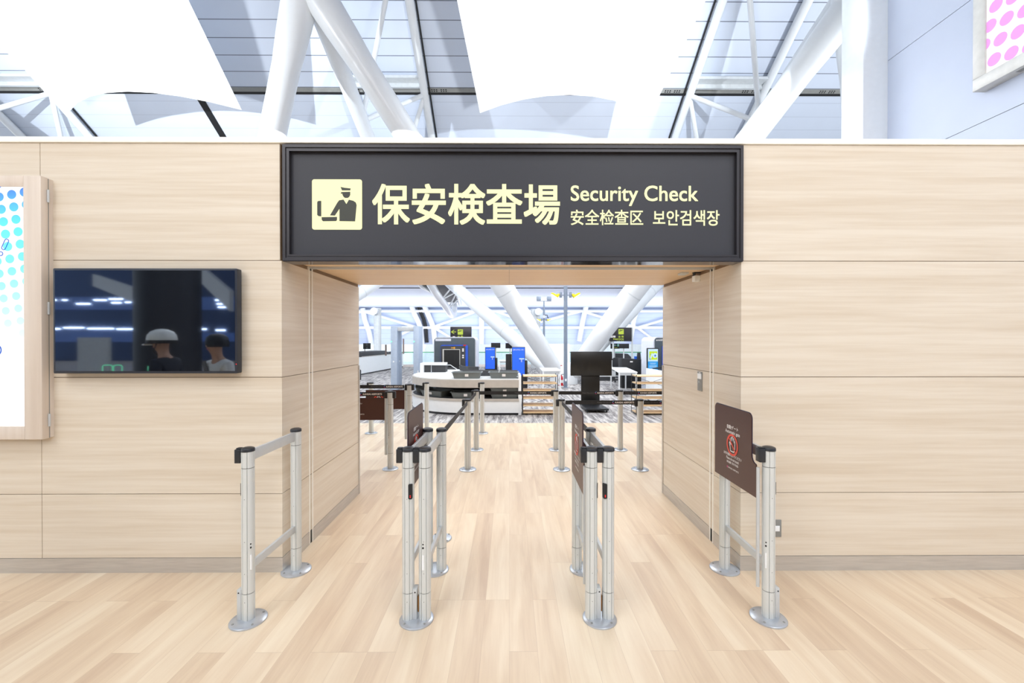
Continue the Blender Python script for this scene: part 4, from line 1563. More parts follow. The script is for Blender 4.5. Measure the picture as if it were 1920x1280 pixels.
sl, a, b = scanner(-2.16, -0.99, -2.18, -0.96, 'dark grey baggage scanner with an open tunnel behind the curved counter', False)
MB().prism(rounded(a + 0.19, b - 0.20, 0.3, 1.44, 0.05, 5, (0, 0, 1, 1)), (0, 0, 0), X3, Z3, (0, -0.05, 0)).build('blue_trim', 'scanner_blue', sl)
MB().prism(rounded(a + 0.20, b - 0.27, 0.3, 1.41, 0.03, 5, (0, 0, 1, 1)), (0, -0.05, 0), X3, Z3, (0, -0.03, 0)).build('tunnel_surround', 'rubber_dark', sl)
MB().box(b - 0.33, b - 0.25, -0.056, -0.045, 1.41, 1.445).build('red_trim', 'signal_red', sl)
MB().box(a + 0.25, b - 0.42, -0.083, -0.08, 0.80, 1.32).build('tunnel_frame', 'frame_grey', sl)
MB().box(a + 0.29, b - 0.45, -0.086, -0.08, 0.80, 1.30).build('tunnel_opening', 'interior_dark', sl)
mb = MB()
for k in range(9):
    mb.box(a + 0.295 + k * 0.049, a + 0.340 + k * 0.049, -0.089 - 0.001 * (k % 2), -0.085, 0.82, 1.30)
mb.build('lead_curtain', 'slot_black', sl)
MB().lathe([(0.026, -0.004), (0.026, 0.004)], (0, 0, 0), 16)
mb = MB().tube([((a + b) / 2 - 0.0, -0.088, 1.355), ((a + b) / 2 - 0.0, -0.08, 1.355)], 0.028, 16).box((a + b) / 2 - 0.09, (a + b) / 2 - 0.03, -0.086, -0.08, 1.343, 1.367)
mb.build('warning_lamp', 'amber', sl)
MB().box(a + 0.03, a + 0.48, -0.006, 0, 1.55, 1.62).build('label_strip', 'scanner_shell', sl)
mb = MB()
for z in (1.25, 1.30, 1.12, 1.06):
    mb.box(b - 0.36, b - 0.31, -0.084, -0.078, z, z + 0.04)
mb.build('button_panel', 'white_print', sl)
MB().box(-0.5, 0.1, -0.5, -0.05, 0.74, 0.80).build('belt_infeed', 'rubber_dark', sl)
sr, a, b = scanner(4.21, 5.40, 4.18, 5.42, 'baggage scanner at the right edge of the passage, partly hidden', True)
mb = MB()
put_text(mb, 'smiths detection', (a + 0.03, -0.002, 1.555), X3, Z3, 0.62, 0.055, 0.03)
mb.build('maker_lettering', 'white_print', sr, smooth=False)
MB().prism(rounded(a + 0.20, b - 0.19, 0.3, 1.42, 0.05, 5, (0, 0, 1, 1)), (0, 0, 0), X3, Z3, (0, -0.05, 0)).build('blue_trim', 'scanner_blue', sr)
MB().box(a + 0.30, a + 0.42, -0.056, -0.045, 1.39, 1.425).build('red_trim', 'signal_red', sr)
MB().prism(rounded(a + 0.38, b - 0.25, 0.3, 1.38, 0.03, 5, (0, 0, 1, 1)), (0, -0.05, 0), X3, Z3, (0, -0.03, 0)).build('tunnel_surround', 'rubber_dark', sr)

# ------------------------------------------------------------------ blue kiosks
def kiosk(x, y, w, h, label):
    t = thing('blue_kiosk', label, 'kiosk', (x, y, 0), 0, 'blue kiosks')
    MB().prism([(0, 0), (0.40, 0), (0.40, 0.62 * h), (0.30, h), (0, h)], (-w / 2 - 0.015, 0, 0), Y3, Z3, (w + 0.03, 0, 0)).build('cabinet', 'black_plastic', t, bevel=0.006)
    MB().box(-w / 2, w / 2, -0.012, 0, 0.52, h - 0.015).build('blue_front', 'kiosk_blue', t)
    mb = MB()
    put_text(mb, 'メディアプレーヤー', (-w / 2 + 0.015, -0.014, h - 0.105), X3, Z3, w - 0.03, 0.042, 0.03)
    mb.build('lettering', 'white_print', t, smooth=False)
    MB().box(w * 0.06, w * 0.46, -0.015, -0.012, h - 0.37, h - 0.335).build('slot_label', 'screen_pale', t)
    for z in (h - 0.405, h - 0.445):
        s = MB().box(w * 0.06, w * 0.46, -0.015, -0.012, z, z + 0.02).build('card_slot', 'screen_ink', t)
        MB().box(w * 0.2, w * 0.3, -0.018, -0.014, z, z + 0.02).build('slot_light', 'white_print', s)
    MB().box(w / 2 + 0.01, w / 2 + 0.09, 0.10, 0.30, 0.1, h * 0.70).build('side_unit', 'black_plastic', t, bevel=0.01)
    MB().box(-w / 2 - 0.20, -w / 2 - 0.02, 0.1, 0.3, 0.0, h * 0.84).build('side_column', 'interior_dark', t, bevel=0.01) if w > 0.35 else None
    return t


kiosk(0.275, 12.8, 0.37, 1.37, 'blue kiosk with white lettering, the nearer and larger of two')
kiosk(-0.70, 15.6, 0.34, 1.31, 'blue kiosk with white lettering, the farther one beside the open scanner')

# ------------------------------------------------------------------ television on a stand
ts = thing('television_stand', 'black television on a wheeled pedestal stand behind the rope lane', 'television', (1.905, 9.95, 0))
MB().box(-0.478, 0.478, -0.05, 0.0, 0.755, 1.315).build('screen', 'screen_off', ts, bevel=0.006)
MB().box(-0.45, 0.45, 0.0, 0.03, 0.78, 1.29).build('screen_back', 'black_plastic', ts)
MB().box(-0.225, 0.205, -0.01, 0.06, 0.06, 0.80).build('pedestal', 'screen_off', ts, bevel=0.004)
MB().prism([(-0.25, 0.10), (0.235, 0.10), (0.262, -0.70), (-0.235, -0.70)], (0, 0, 0.055), X3, Y3, (0, 0, 0.035)).build('foot_plate', 'black_plastic', ts, bevel=0.004)
MB().box(-0.24, 0.25, -0.62, 0.12, 0.04, 0.056).build('base_frame', 'black_plastic', ts)
for x, y in ((0.225, -0.64), (-0.2, -0.64), (0.2, 0.06), (-0.2, 0.06)):
    MB().tube([(x - 0.012, y, 0.028), (x + 0.012, y, 0.028)], 0.028, 14).build('caster', 'black_plastic', ts)

# ------------------------------------------------------------------ shelf racks
def rack(x0, x1, y0, y1, label):
    t = thing('shelf_rack', label, 'shelf', (x0, y0, 0), 0, 'open wire shelf racks')
    w, d = x1 - x0, y1 - y0
    zs = [0.055, 0.205, 0.36, 0.52, 0.675, 0.83]
    for z in zs:
        MB().box(0.01, w - 0.01, 0, d, z - 0.022, z).build('shelf_board', 'shelf_wood', t, bevel=0.002)
    for x in (0, w):
        for y in (0, d):
            MB().tube([(x, y, 0), (x, y, 0.85)], 0.0075, 8).build('upright', 'steel_wire', t)
        mb = MB()
        for z in zs:
            mb.tube([(x, 0, z - 0.026), (x, d, z - 0.026)], 0.005, 6)
        mb.build('end_rung', 'steel_wire', t)
    mb = MB()
    for (za, zb) in ((0.09, 0.36), (0.52, 0.80)):
        mb.tube([(0, d, za), (w, d, zb)], 0.004, 6).tube([(0, d, zb), (w, d, za)], 0.004, 6)
    mb.build('cross_brace', 'steel_wire', t)
    return t


rack(0.285, 1.02, 9.02, 9.40, 'open shelf rack with pale wood boards beside the counter end panel')
rack(2.68, 3.56, 8.98, 9.34, 'open shelf rack with pale wood boards at the right edge of the passage')

# ------------------------------------------------------------------ tables, desks, chair, signage
def table(x, y, w, d, h, rz, label):
    t = thing('white_table', label, 'table', (x, y, 0), rz, 'white tables')
    MB().box(0, w, 0, d, h - 0.03, h).build('table_top', 'white_paint', t, bevel=0.004)
    for (lx, ly) in ((0.03, 0.03), (w - 0.03, 0.03), (0.03, d - 0.03), (w - 0.03, d - 0.03)):
        MB().box(lx - 0.02, lx + 0.02, ly - 0.02, ly + 0.02, 0, h - 0.03).build('leg', 'white_paint', t, bevel=0.002)
    MB().box(0.05, w - 0.05, 0.02, 0.04, h - 0.10, h - 0.03).build('apron', 'pale_grey', t)
    MB().box(0.05, w - 0.05, d - 0.04, d - 0.02, h - 0.10, h - 0.03).build('apron', 'pale_grey', t)
    return t


table(0.93, 12.05, 0.54, 1.2, 0.72, 0.0, 'white table left of the tall grey lamp pole, behind the shelf rack')
table(3.02, 11.8, 0.52, 2.0, 0.70, -0.12, 'white table just right of the television stand')
table(-0.42, 17.0, 0.5, 0.8, 0.75, 0.0, 'white table between the two blue kiosks')
dk = thing('white_desk', 'white open-fronted desk right of the white table', 'desk', (4.3, 14.9, 0))
MB().box(-0.25, 0.42, -0.02, 0.7, 0.68, 0.73).build('desk_top', 'white_paint', dk, bevel=0.004)
MB().box(-0.05, 0.0, 0, 0.6, 0, 0.68).box(0.37, 0.42, 0, 0.6, 0, 0.68).box(0, 0.37, 0, 0.6, 0, 0.14).build('desk_side', 'white_paint', dk, bevel=0.003)
MB().box(0, 0.37, 0.05, 0.08, 0.14, 0.68).build('desk_back', 'rubber_dark', dk)
bx_ = thing('white_side_desk', 'white desk block with a yellow cloth, behind the television stand', 'desk', (3.9, 16.4, 0))
MB().box(-0.45, 0.2, 0, 0.8, 0.16, 0.77).build('desk_body', 'white_paint', bx_, bevel=0.004)
MB().box(-0.43, 0.18, 0.03, 0.78, 0, 0.16).build('kick_plate', 'rubber_dark', bx_)
yc = tag(MB().prism([(-0.16, 0), (0.1, 0), (0.13, 0.05), (0.08, 0.2), (-0.1, 0.2)], (0, 0, 0), X3, Y3, (0, 0, 0.03)).build('yellow_cloth', 'lamp_yellow', bevel=0.012), 'small yellow cloth lying on the white desk block', 'cloth')
yc.location = (3.85, 16.5, 0.77)


def office_chair(x, y, rz, label):
    t = thing('office_chair', label, 'chair', (x, y, 0), rz, 'black office chairs')
    MB().prism(rounded(-0.23, 0.23, -0.23, 0.23, 0.08, 5), (0, 0, 0.42), X3, Y3, (0, 0, 0.07)).build('seat', 'black_plastic', t, bevel=0.02)
    MB().prism(rounded(-0.21, 0.21, 0.54, 0.92, 0.08, 5), (0, 0.22, 0), X3, Z3, (0, 0.05, 0)).build('backrest', 'black_plastic', t, bevel=0.015)
    MB().tube([(0, 0.1, 0.42), (0, 0.26, 0.44), (0, 0.28, 0.6)], 0.018, 8).build('back_stay', 'black_plastic', t)
    MB().tube([(0, 0, 0.09), (0, 0, 0.42)], 0.025, 12).build('gas_stem', 'black_plastic', t)
    for k in range(5):
        a = 2 * PI * k / 5
        s = MB().tube([(0, 0, 0.10), (0.29 * math.cos(a), 0.29 * math.sin(a), 0.075)], 0.02, 8).build('base_arm', 'black_plastic', t)
        MB().tube([(0.29 * math.cos(a) - 0.02, 0.29 * math.sin(a), 0.03), (0.29 * math.cos(a) + 0.02, 0.29 * math.sin(a), 0.03)], 0.03, 12).build('caster', 'black_plastic', s)
    return t


office_chair(4.15, 16.0, 2.6, 'black office chair beside the white open-fronted desk')

dg = thing('digital_signage', 'upright digital display with a green and blue poster, left of the right scanner', 'display', (3.88, 11.5, 0))
MB().prism(rounded(-0.155, 0.155, 0.02, 1.365, 0.02, 4), (0, 0, 0), X3, Z3, (0, 0.07, 0)).build('cabinet', 'interior_dark', dg, bevel=0.004)
MB().box(-0.17, 0.17, -0.08, 0.2, 0, 0.025).build('base_plate', 'interior_dark', dg, bevel=0.004)
MB().box(-0.135, 0.135, -0.003, 0, 0.63, 1.34).build('screen', 'screen_pale', dg)
MB().box(-0.135, 0.135, -0.005, -0.002, 0.70, 1.005).build('blue_area', 'screen_cyan', dg)
MB().box(-0.10, 0.115, -0.005, -0.002, 1.05, 1.275).build('green_square', 'screen_green', dg)
mb = MB()
disc(mb, (0.055, -0.0056, 1.165), X3, Z3, 0.068, 28)
mb.prism([(-0.095, 1.07), (-0.06, 1.06), (0.0, 1.20), (-0.03, 1.24)], (0, -0.0052, 0), X3, Z3, (0, -0.0004, 0))
mb.build('pale_drawing', 'screen_pale', dg, smooth=False)
mb = MB().prism([(0.055, 1.125), (0.085, 1.16), (0.06, 1.195), (0.03, 1.16)], (0, -0.0058, 0), X3, Z3, (0, -0.0004, 0))
mb.box(-0.09, -0.075, -0.006, -0.004, 1.04, 1.10).box(-0.085, -0.06, -0.006, -0.004, 1.18, 1.195)
mb.build('ink_drawing', 'screen_ink', dg, smooth=False)
mb = MB()
for z, w in ((0.965, 0.18), (0.94, 0.14), (0.90, 0.2), (0.875, 0.2), (0.85, 0.2), (0.81, 0.2), (0.785, 0.18), (0.745, 0.16)):
    mb.box(-w / 2, w / 2, -0.006, -0.004, z - 0.008, z)
mb.build('text_lines', 'screen_pale', dg, smooth=False)

wc = thing('white_cabinet', 'white cabinet with a black upper edge behind the right shelf rack', 'cabinet', (3.58, 9.95, 0))
MB().prism([(0, 0), (1.1, 0), (1.1, 0.62), (0, 0.80)], (0, 0, 0.05), X3, Z3, (0, 1.2, 0)).build('body', 'white_paint', wc, bevel=0.004)
MB().box(0.03, 1.08, 0.03, 1.15, 0, 0.05).build('kick_plate', 'black_plastic', wc)
MB().prism([(0.16, 0), (1.1, 0), (1.1, 0.16), (0.16, 0.02)], (0, 1.14, 0.83), X3, Z3, (0, 0.06, 0)).build('upper_edge', 'black_plastic', wc)

cv = thing('conveyor_hood', 'long dark grey conveyor hood behind the white table', 'conveyor', (3.7, 17.6, 0))
MB().prism([(-0.3, 1.06), (-0.3, 0.78), (1.35, 0.78), (1.35, 0.86), (1.2, 1.0)], (0, 0, 0), X3, Z3, (0, 0.6, 0)).build('hood', 'rubber_dark', cv, bevel=0.01)
MB().box(-0.28, 1.3, 0.02, 0.58, 0.12, 0.78).build('body', 'interior_dark', cv)
for x in (-0.25, 1.25):
    MB().box(x - 0.03, x + 0.03, 0.05, 0.55, 0, 0.12).build('leg', 'black_plastic', cv)
m_ = MB().tube([(0.35, -0.02, 0.95), (0.35, -0.02, 1.02)], 0.035, 12).build('signal_light', 'amber', cv)
MB().tube([(0.35, -0.02, 1.02), (0.35, -0.02, 1.08)], 0.035, 12).build('red_lens', 'signal_red', m_)
cp = thing('control_desk', 'black control desk with a small white label, left of the upright display', 'desk', (4.1, 13.9, 0))
MB().prism([(-0.42, 0), (0.42, 0), (0.42, 0.93), (-0.42, 0.97)], (0, 0, 0), X3, Z3, (0, 0.5, 0)).build('body', 'interior_dark', cp, bevel=0.01)
MB().box(-0.16, -0.07, -0.004, 0, 0.85, 0.89).build('desk_label', 'white_print', cp)
MB().prism([(0.10, 0.95), (0.23, 0.95), (0.21, 1.16), (0.12, 1.16)], (0, 0.1, 0), X3, Z3, (0, 0.06, 0)).build('monitor', 'rubber_dark', cp)
MB().box(0.03, 0.10, 0.12, 0.2, 0.95, 1.04).build('card_reader', 'screen_ink', cp)
MB().box(0.44, 0.50, -0.01, 0.02, 0.5, 0.75).build('notice', 'white_print', cp)

# ------------------------------------------------------------------ walk-through detector
wd = thing('metal_detector', 'pale blue-grey walk-through metal detector left of the curved counter', 'detector', (-3.3, 13.4, 0))
MB().box(-0.42, -0.22, 0, 0.62, 0, 2.02).build('side_panel', 'detector_grey', wd, bevel=0.015)
MB().box(0.29, 0.46, 0, 0.62, 0, 2.02).build('side_panel', 'detector_grey', wd, bevel=0.015)
MB().box(-0.24, 0.31, 0.05, 0.5, 1.86, 1.99).build('cross_unit', 'pale_grey', wd, bevel=0.01)
for x in (-0.40, 0.31):
    MB().tube([(x, -0.01, 1.53), (x, 0.01, 1.53)], 0.022, 14).build('status_light', 'green_led', wd)
for x in (-0.33,):
    MB().tube([(x, -0.006, 0.90), (x, 0.01, 0.90)], 0.025, 14).build('sensor_cap', 'white_paint', wd)
MB().tube([(-0.21, 0.3, 0.9), (-0.225, 0.3, 0.9)], 0.03, 14).build('sensor_cap', 'white_paint', wd)
MB().box(0.42, 0.45, -0.012, 0, 0.42, 0.62).build('foot_label', 'white_print', wd)

# ------------------------------------------------------------------ white baggage counter on the left, rails
bc = thing('baggage_counter', 'long white counter with a dark conveyor on top at the far left', 'counter', (-6.65, 18.8, 0), -0.095)
MB().box(-0.9, 0, -1.5, 5.8, 0.06, 0.80).build('body', 'white_paint', bc, smooth=False)
MB().box(-0.88, -0.02, -1.48, 5.78, 0, 0.06).build('kick_plate', 'black_plastic', bc)
MB().box(-0.86, -0.04, 0.4, 3.4, 0.80, 1.02).build('conveyor_side', 'rubber_dark', bc, bevel=0.01)
MB().box(-0.02, 0.0, 0.4, 5.7, 0.79, 0.83).build('edge_strip', 'counter_edge', bc)
MB().box(-0.5, -0.2, 4.3, 5.2, 0.80, 0.93).build('tray_box', 'black_plastic', bc, bevel=0.01)
for (u, v0, v1, Y, lab) in ((756.5, 634, 668, 23.5, 'brown post on the left white counter near its far end'), (723.5, 645, 667, 21.0, 'brown post of the frame on the left white counter')):
    a, b = at(u, v1, Y), at(u, v0, Y)
    o = tag(MB().tube([(0, 0, 0), (0, 0, b.z - 0.82)], 0.045, 10).build('support_post', 'bronze'), lab, 'post')
    o.location = (a.x, Y, 0.80)
mn = thing('flow_monitor', 'dark back-to-back monitor pair above the left white counter', 'monitor', at(688, 660, 20.2) * 1.0)
mn.location.z = 1.02
MB().tube([(-0.1, 0, 0), (-0.1, 0, 0.3)], 0.02, 8).build('stand', 'bronze', mn)
MB().box(-0.17, -0.01, -0.03, 0.03, 0.12, 0.40).box(0.01, 0.17, -0.03, 0.03, 0.12, 0.40).box(-0.02, 0.02, -0.01, 0.01, 0.23, 0.28).build('screen', 'interior_dark', mn, bevel=0.004)
gu = thing('grey_rail', 'short dark hoop rail at the left edge of the passage beside the white counter', 'rail', on_floor(676, 712))
MB().tube([(-0.16, 0, 0), (-0.16, 0, 0.36), (-0.13, 0, 0.40), (-0.03, 0, 0.40), (0, 0, 0.37), (0, 0, 0)], 0.025, 10).build('hoop', 'rubber_dark', gu)

# ------------------------------------------------------------------ hall signs on posts
def plane_shape(mb, c, s, y=0.0):
    """Small climbing aircraft."""
    pts = [(-0.5, -0.22), (-0.30, -0.24), (0.45, 0.02), (0.52, 0.10), (0.44, 0.14), (0.10, 0.06), (-0.22, 0.22), (-0.32, 0.20), (-0.12, -0.02), (-0.36, -0.08), (-0.46, 0.02), (-0.54, 0.0)]
    mb.prism([(c[0] + x * s, c[1] + z * s) for x, z in pts], (0, y, 0), X3, Z3, (0, -0.002, 0))


hs = thing('hanging_sign', 'dark hall sign with a yellow arrow over the open scanner', 'sign', (-1.93, 17.0, 0), 0, 'dark hall signs')
MB().box(-0.42, 0.42, 0, 0.14, 1.62, 2.10).build('sign_box', 'sign_frame', hs, bevel=0.004)
for x in (-0.3, 0.3):
    MB().tube([(x, 0.07, 0), (x, 0.07, 1.62)], 0.03, 10).build('sign_post', 'pale_grey', hs)
mb = MB()
for a_, b_ in (((-0.38, 1.895), (-0.19, 1.895)), ((-0.38, 1.895), (-0.265, 1.97)), ((-0.38, 1.895), (-0.265, 1.82))):
    mb.bar((a_[0], -0.003, a_[1]), (b_[0], -0.003, b_[1]), 0.024, 0.004, up=Y3)
mb.build('arrow', 'sign_yellow', hs, smooth=False)
pc = MB().prism(rounded(-0.125, 0.085, 1.785, 1.995, 0.015, 3), (0, 0, 0), X3, Z3, (0, -0.004, 0)).build('plane_pictogram', 'sign_yellow', hs, smooth=False)
mb = MB()
plane_shape(mb, (-0.02, 1.935), 0.16, -0.004)
mb.build('plane_symbol', 'sign_dark', pc, smooth=False)
mb = MB()
put_text(mb, '出 発', (-0.125, -0.002, 1.665), X3, Z3, 0.21, 0.085, 0.02)
mb.build('lettering', 'sign_yellow', hs, smooth=False)
MB().box(-0.32, -0.23, -0.02, 0, 1.66, 1.72).build('small_fixture', 'white_print', hs)
h2 = thing('hanging_sign', 'dark hall sign reading Departures behind the right strut', 'sign', (4.46, 17.0, 0), 0, 'dark hall signs')
MB().box(-0.45, 0.42, 0, 0.14, 1.52, 2.07).build('sign_box', 'sign_frame', h2, bevel=0.004)
for x in (-0.3, 0.46):
    MB().tube([(x, 0.07, 0), (x, 0.07, 2.07)], 0.035, 10).build('sign_post', 'pale_grey', h2)
pc = MB().prism(rounded(-0.105, 0.105, 1.80, 2.01, 0.015, 3), (0, 0, 0), X3, Z3, (0, -0.004, 0)).build('plane_pictogram', 'sign_yellow', h2, smooth=False)
mb = MB()
plane_shape(mb, (0.0, 1.955), 0.16, -0.004)
mb.build('plane_symbol', 'sign_dark', pc, smooth=False)
mb = MB()
put_text(mb, '出 発', (-0.105, -0.002, 1.665), X3, Z3, 0.21, 0.085, 0.02)
mb.build('japanese_lettering', 'sign_yellow', h2, smooth=False)
mb = MB()
put_text(mb, 'Departures', (-0.31, -0.002, 1.565), X3, Z3, 0.415, 0.085, 0.02)
mb.build('english_lettering', 'sign_yellow', h2, smooth=False)
mb = MB()
put_text(mb, '出发 출발', (-0.16, -0.002, 1.525), X3, Z3, 0.27, 0.03, 0.02)
mb.build('lettering', 'sign_yellow', h2, smooth=False)
mb = MB()
put_text(mb, '国際', (-0.43, -0.002, 1.665), X3, Z3, 0.21, 0.085, 0.02)
mb.build('white_lettering', 'white_print', h2, smooth=False)
ex = thing('exit_board', 'dark board with a pale green arrow under the Departures sign', 'sign', (4.28, 17.3, 0))
MB().box(-0.16, 0.20, 0, 0.06, 1.22, 1.43).build('board', 'interior_dark', ex, bevel=0.003)
mb = MB()
for a_, b_ in (((-0.02, 1.36), (0.08, 1.36)), ((-0.02, 1.36), (0.025, 1.395)), ((-0.02, 1.36), (0.025, 1.325))):
    mb.bar((a_[0], -0.003, a_[1]), (b_[0], -0.003, b_[1]), 0.016, 0.004, up=Y3)
mb.build('arrow', 'exit_green', ex, smooth=False)
MB().box(0.105, 0.19, -0.004, 0, 1.315, 1.415).build('door_pictogram', 'exit_green', ex)
MB().box(-0.06, 0.12, -0.004, 0, 1.262, 1.272).build('yellow_line', 'sign_yellow', ex)
MB().tube([(0.0, 0.03, 0), (0.0, 0.03, 1.25)], 0.02, 8).build('stand', 'pale_grey', ex)


def stand_monitor(u, v0, v1, hw, Y, label):
    a, b = at(u, v1, Y), at(u, v0, Y)
    t = thing('stand_monitor', label, 'monitor', (a.x, Y, 0), 0, 'black monitors on stands')
    MB().box(-hw, hw, -0.03, 0.03, a.z, b.z).build('screen', 'interior_dark', t, bevel=0.006)
    MB().tube([(0, 0.04, 0.02), (0, 0.04, a.z + 0.1)], 0.025, 10).build('stand', 'pale_grey', t)
    MB().lathe([(0.2, 0), (0.2, 0.015), (0.03, 0.03)], (0, 0.04, 0), 20).build('foot', 'pale_grey', t)
    return t


stand_monitor(929.5, 642.5, 652, 0.195, 18.0, 'black monitor on a stand between the two blue kiosks, left of the strut')
stand_monitor(956.5, 643, 653, 0.195, 18.0, 'black monitor on a stand above the nearer blue kiosk, partly behind the strut')
stand_monitor(1170, 644, 653, 0.19, 16.6, 'black monitor on a stand to the right of the exit board')

# ------------------------------------------------------------------ lamp poles
lp = thing('lamp_pole', 'tall grey pole with a pair of yellow floodlights, in front of the strut foot', 'lamp pole', (1.86, 14.1, 0), 0, 'grey poles with yellow floodlights')
MB().tube([(0, 0, 0), (0, 0, 3.35)], 0.062, 20).build('pole', 'pole_grey', lp)
MB().lathe([(0.10, 0), (0.10, 0.012), (0.066, 0.02)], (0, 0, 0), 24).build('foot', 'pole_grey', lp)
MB().box(-0.03, 0.03, -0.075, -0.06, 0.22, 0.30).build('socket_box', 'white_paint', lp)


def floodlights(root, z, k):
    for s in (-1, 1):
        x0, x1 = sorted((s * 0.12 * k, s * 0.20 * k))
        MB().box(x0, x1, -0.04, 0.04, z - 0.08 * k, z + 0.10 * k).build('ballast_box', 'pole_grey', root, bevel=0.004)
        MB().tube([(0, 0, z), (s * 0.13 * k, 0, z)], 0.012, 8).build('bracket', 'pole_grey', root)
        b = MB().prism([(s * 0.20 * k, z + 0.04 * k), (s * 0.21 * k, z - 0.02 * k), (s * 0.275 * k, z - 0.10 * k), (s * 0.48 * k, z + 0.03 * k), (s * 0.47 * k, z + 0.075 * k), (s * 0.42 * k, z + 0.075 * k), (s * 0.31 * k, z + 0.015 * k), (s * 0.26 * k, z + 0.04 * k)], (0, -0.06, 0), X3, Z3, (0, 0.12, 0))
        hd = b.build('lamp_head', 'lamp_yellow', root, bevel=0.006)
        g = MB().prism([(s * 0.285 * k, z - 0.098 * k), (s * 0.48 * k, z + 0.02 * k), (s * 0.465 * k, z + 0.034 * k), (s * 0.272 * k, z - 0.088 * k)], (0, -0.07, 0), X3, Z3, (0, 0.14, 0))
        g.build('lamp_glass', 'lamp_glow', hd)
        MB().tube([(s * 0.21 * k, 0, z + 0.06 * k), (s * 0.27 * k, 0, z + 0.07 * k), (s * 0.31 * k, 0, z + 0.02 * k)], 0.006, 6).build('cable', 'pole_grey', root)


floodlights(lp, 3.06, 1.0)
lamp('floodlight_on_left_strut', 'SPOT', (1.45, 13.9, 2.92), (0.35, 14.75, 2.5), 70, (1, 1, 0.98), 0.05, spot=75, blend=0.8)
lamp('floodlight_on_right_strut', 'SPOT', (2.30, 13.9, 2.92), (3.45, 14.6, 2.5), 70, (1, 1, 0.98), 0.05, spot=75, blend=0.8)
l2 = thing('lamp_pole', 'thinner grey pole with cameras on top, left of the tall lamp pole', 'lamp pole', (1.46, 18.0, 0), 0, 'grey poles with yellow floodlights')
MB().tube([(0, 0, 0), (0, 0, 2.9), (0, 0, 2.9), (0, 0, 3.2)], [0.045, 0.045, 0.03, 0.03], 14).build('pole', 'pole_grey', l2)
MB().box(-0.32, 0.32, -0.02, 0.02, 3.2, 3.225).build('cross_arm', 'pole_grey', l2)
for s in (-1, 1):
    MB().box(s * 0.22 - 0.09, s * 0.22 + 0.09, -0.1, 0.1, 3.24, 3.40).build('camera_box', 'pole_grey', l2, bevel=0.006)
floodlights(l2, 2.42, 0.62)
MB().tube([(0.02, -0.04, 2.62), (0.14, -0.04, 2.62), (0.15, -0.04, 2.52), (0.2, -0.04, 2.5)], 0.02, 8).build('camera_arm', 'rubber_dark', l2)
MB().tube([(0.0, -0.09, 2.55), (0.0, -0.03, 2.55)], 0.07, 16).build('loudspeaker', 'pale_grey', l2)


def duct_column(u, Y, r, h, drum_u, drum_v, label):
    x = at(u, 600, Y).x
    t = thing('duct_column', label, 'column', (x, Y, 0), 0, 'round columns with air drums', 'thing')
    MB().tube([(0, 0, 0), (0, 0, h)], r, 24).build('shaft', 'pale_grey', t)
    d = at(drum_u, drum_v, Y - r)
    o = MB().tube([(d.x - x, -r - 0.25, d.z), (d.x - x, -r + 0.15, d.z)], 0.2, 24).build('air_drum', 'scanner_shell', t)
    MB().tube([(d.x - x, 0, 0), (d.x - x, 0, d.z)], 0.13, 16).build('side_pipe', 'pale_grey', t)
    return t


duct_column(709, 24.0, 0.17, 3.35, 703.5, 583.5, 'round grey column with a pale air drum at the left of the passage')
duct_column(1002, 24.0, 0.2, 3.3, 1009, 584.5, 'round grey column with a pale air drum behind the thinner lamp pole')

# ------------------------------------------------------------------ white block at the strut foot, extinguisher
tag(MB().box(1.35, 2.35, 16.6, 16.9, 0, 1.42).build('screen_block', 'white_paint', bevel=0.01), 'plain white screen wall block behind the strut foot', 'screen wall')
pl = thing('plinth', 'low white plinth behind the fire extinguisher', 'plinth', (1.9, 15.15, 0))
MB().box(-0.30, -0.02, 0, 0.06, 0, 0.86).build('sign_panel', 'white_paint', pl, bevel=0.004)
mb = MB().box(-0.15, -0.01, -0.004, 0, 0.60, 0.68)
rs = mb.build('red_notice', 'signal_red', pl)
mb = MB()
put_text(mb, '消火器', (-0.115, -0.0055, 0.62), X3, Z3, 0.095, 0.04, 0.02)
mb.build('lettering', 'white_print', rs, smooth=False)
fe = thing('fire_extinguisher', 'red fire extinguisher standing left of the tall lamp pole', 'extinguisher', (1.80, 14.75, 0))
MB().lathe([(0.055, 0.03), (0.06, 0.05), (0.06, 0.27), (0.045, 0.32), (0.02, 0.34), (0.02, 0.37)], (0, 0, 0), 20).build('cylinder_body', 'extinguisher_red', fe)
MB().lathe([(0.0605, 0.10), (0.0605, 0.20)], (0, 0, 0), 20).build('instruction_band', 'white_print', fe)
MB().tube([(0, 0, 0.37), (0.02, 0, 0.39), (0.08, 0, 0.39)], 0.01, 8).build('lever', 'black_plastic', fe)
MB().tube([(-0.02, -0.02, 0.36), (-0.07, -0.03, 0.32), (-0.085, -0.03, 0.2), (-0.07, -0.04, 0.08)], 0.009, 8).build('hose', 'black_plastic', fe)
MB().box(-0.09, 0.09, -0.07, 0.07, 0, 0.03).build('stand_tray', 'signal_red', fe, bevel=0.006)

# ------------------------------------------------------------------ glass rail across the far edge of the hall
gb = thing('glass_rail', 'long glass rail with a green top edge across the far end of the hall', 'rail', (0, 24.85, 0))
MB().box(-14, 14, -0.06, 0.06, 0, 0.13).build('curb', 'curb_cream', gb, smooth=False)
MB().box(-14, 14, -0.008, 0.008, 0.13, 0.84).build('glass_pane', 'rail_glass', gb, smooth=False)
MB().box(-14, 14, -0.02, 0.02, 0.82, 0.875).build('top_edge', 'green_edge', gb, smooth=False)

# ------------------------------------------------------------------ bracing frame of the far wing wall
br = thing('bracing_frame', 'white diagonal bracing frame across the far wing wall', 'frame', (0, 44.6, 0))


def bpt(u, v):
    p = at(u, v, 44.6)
    return (p.x, 0, p.z)


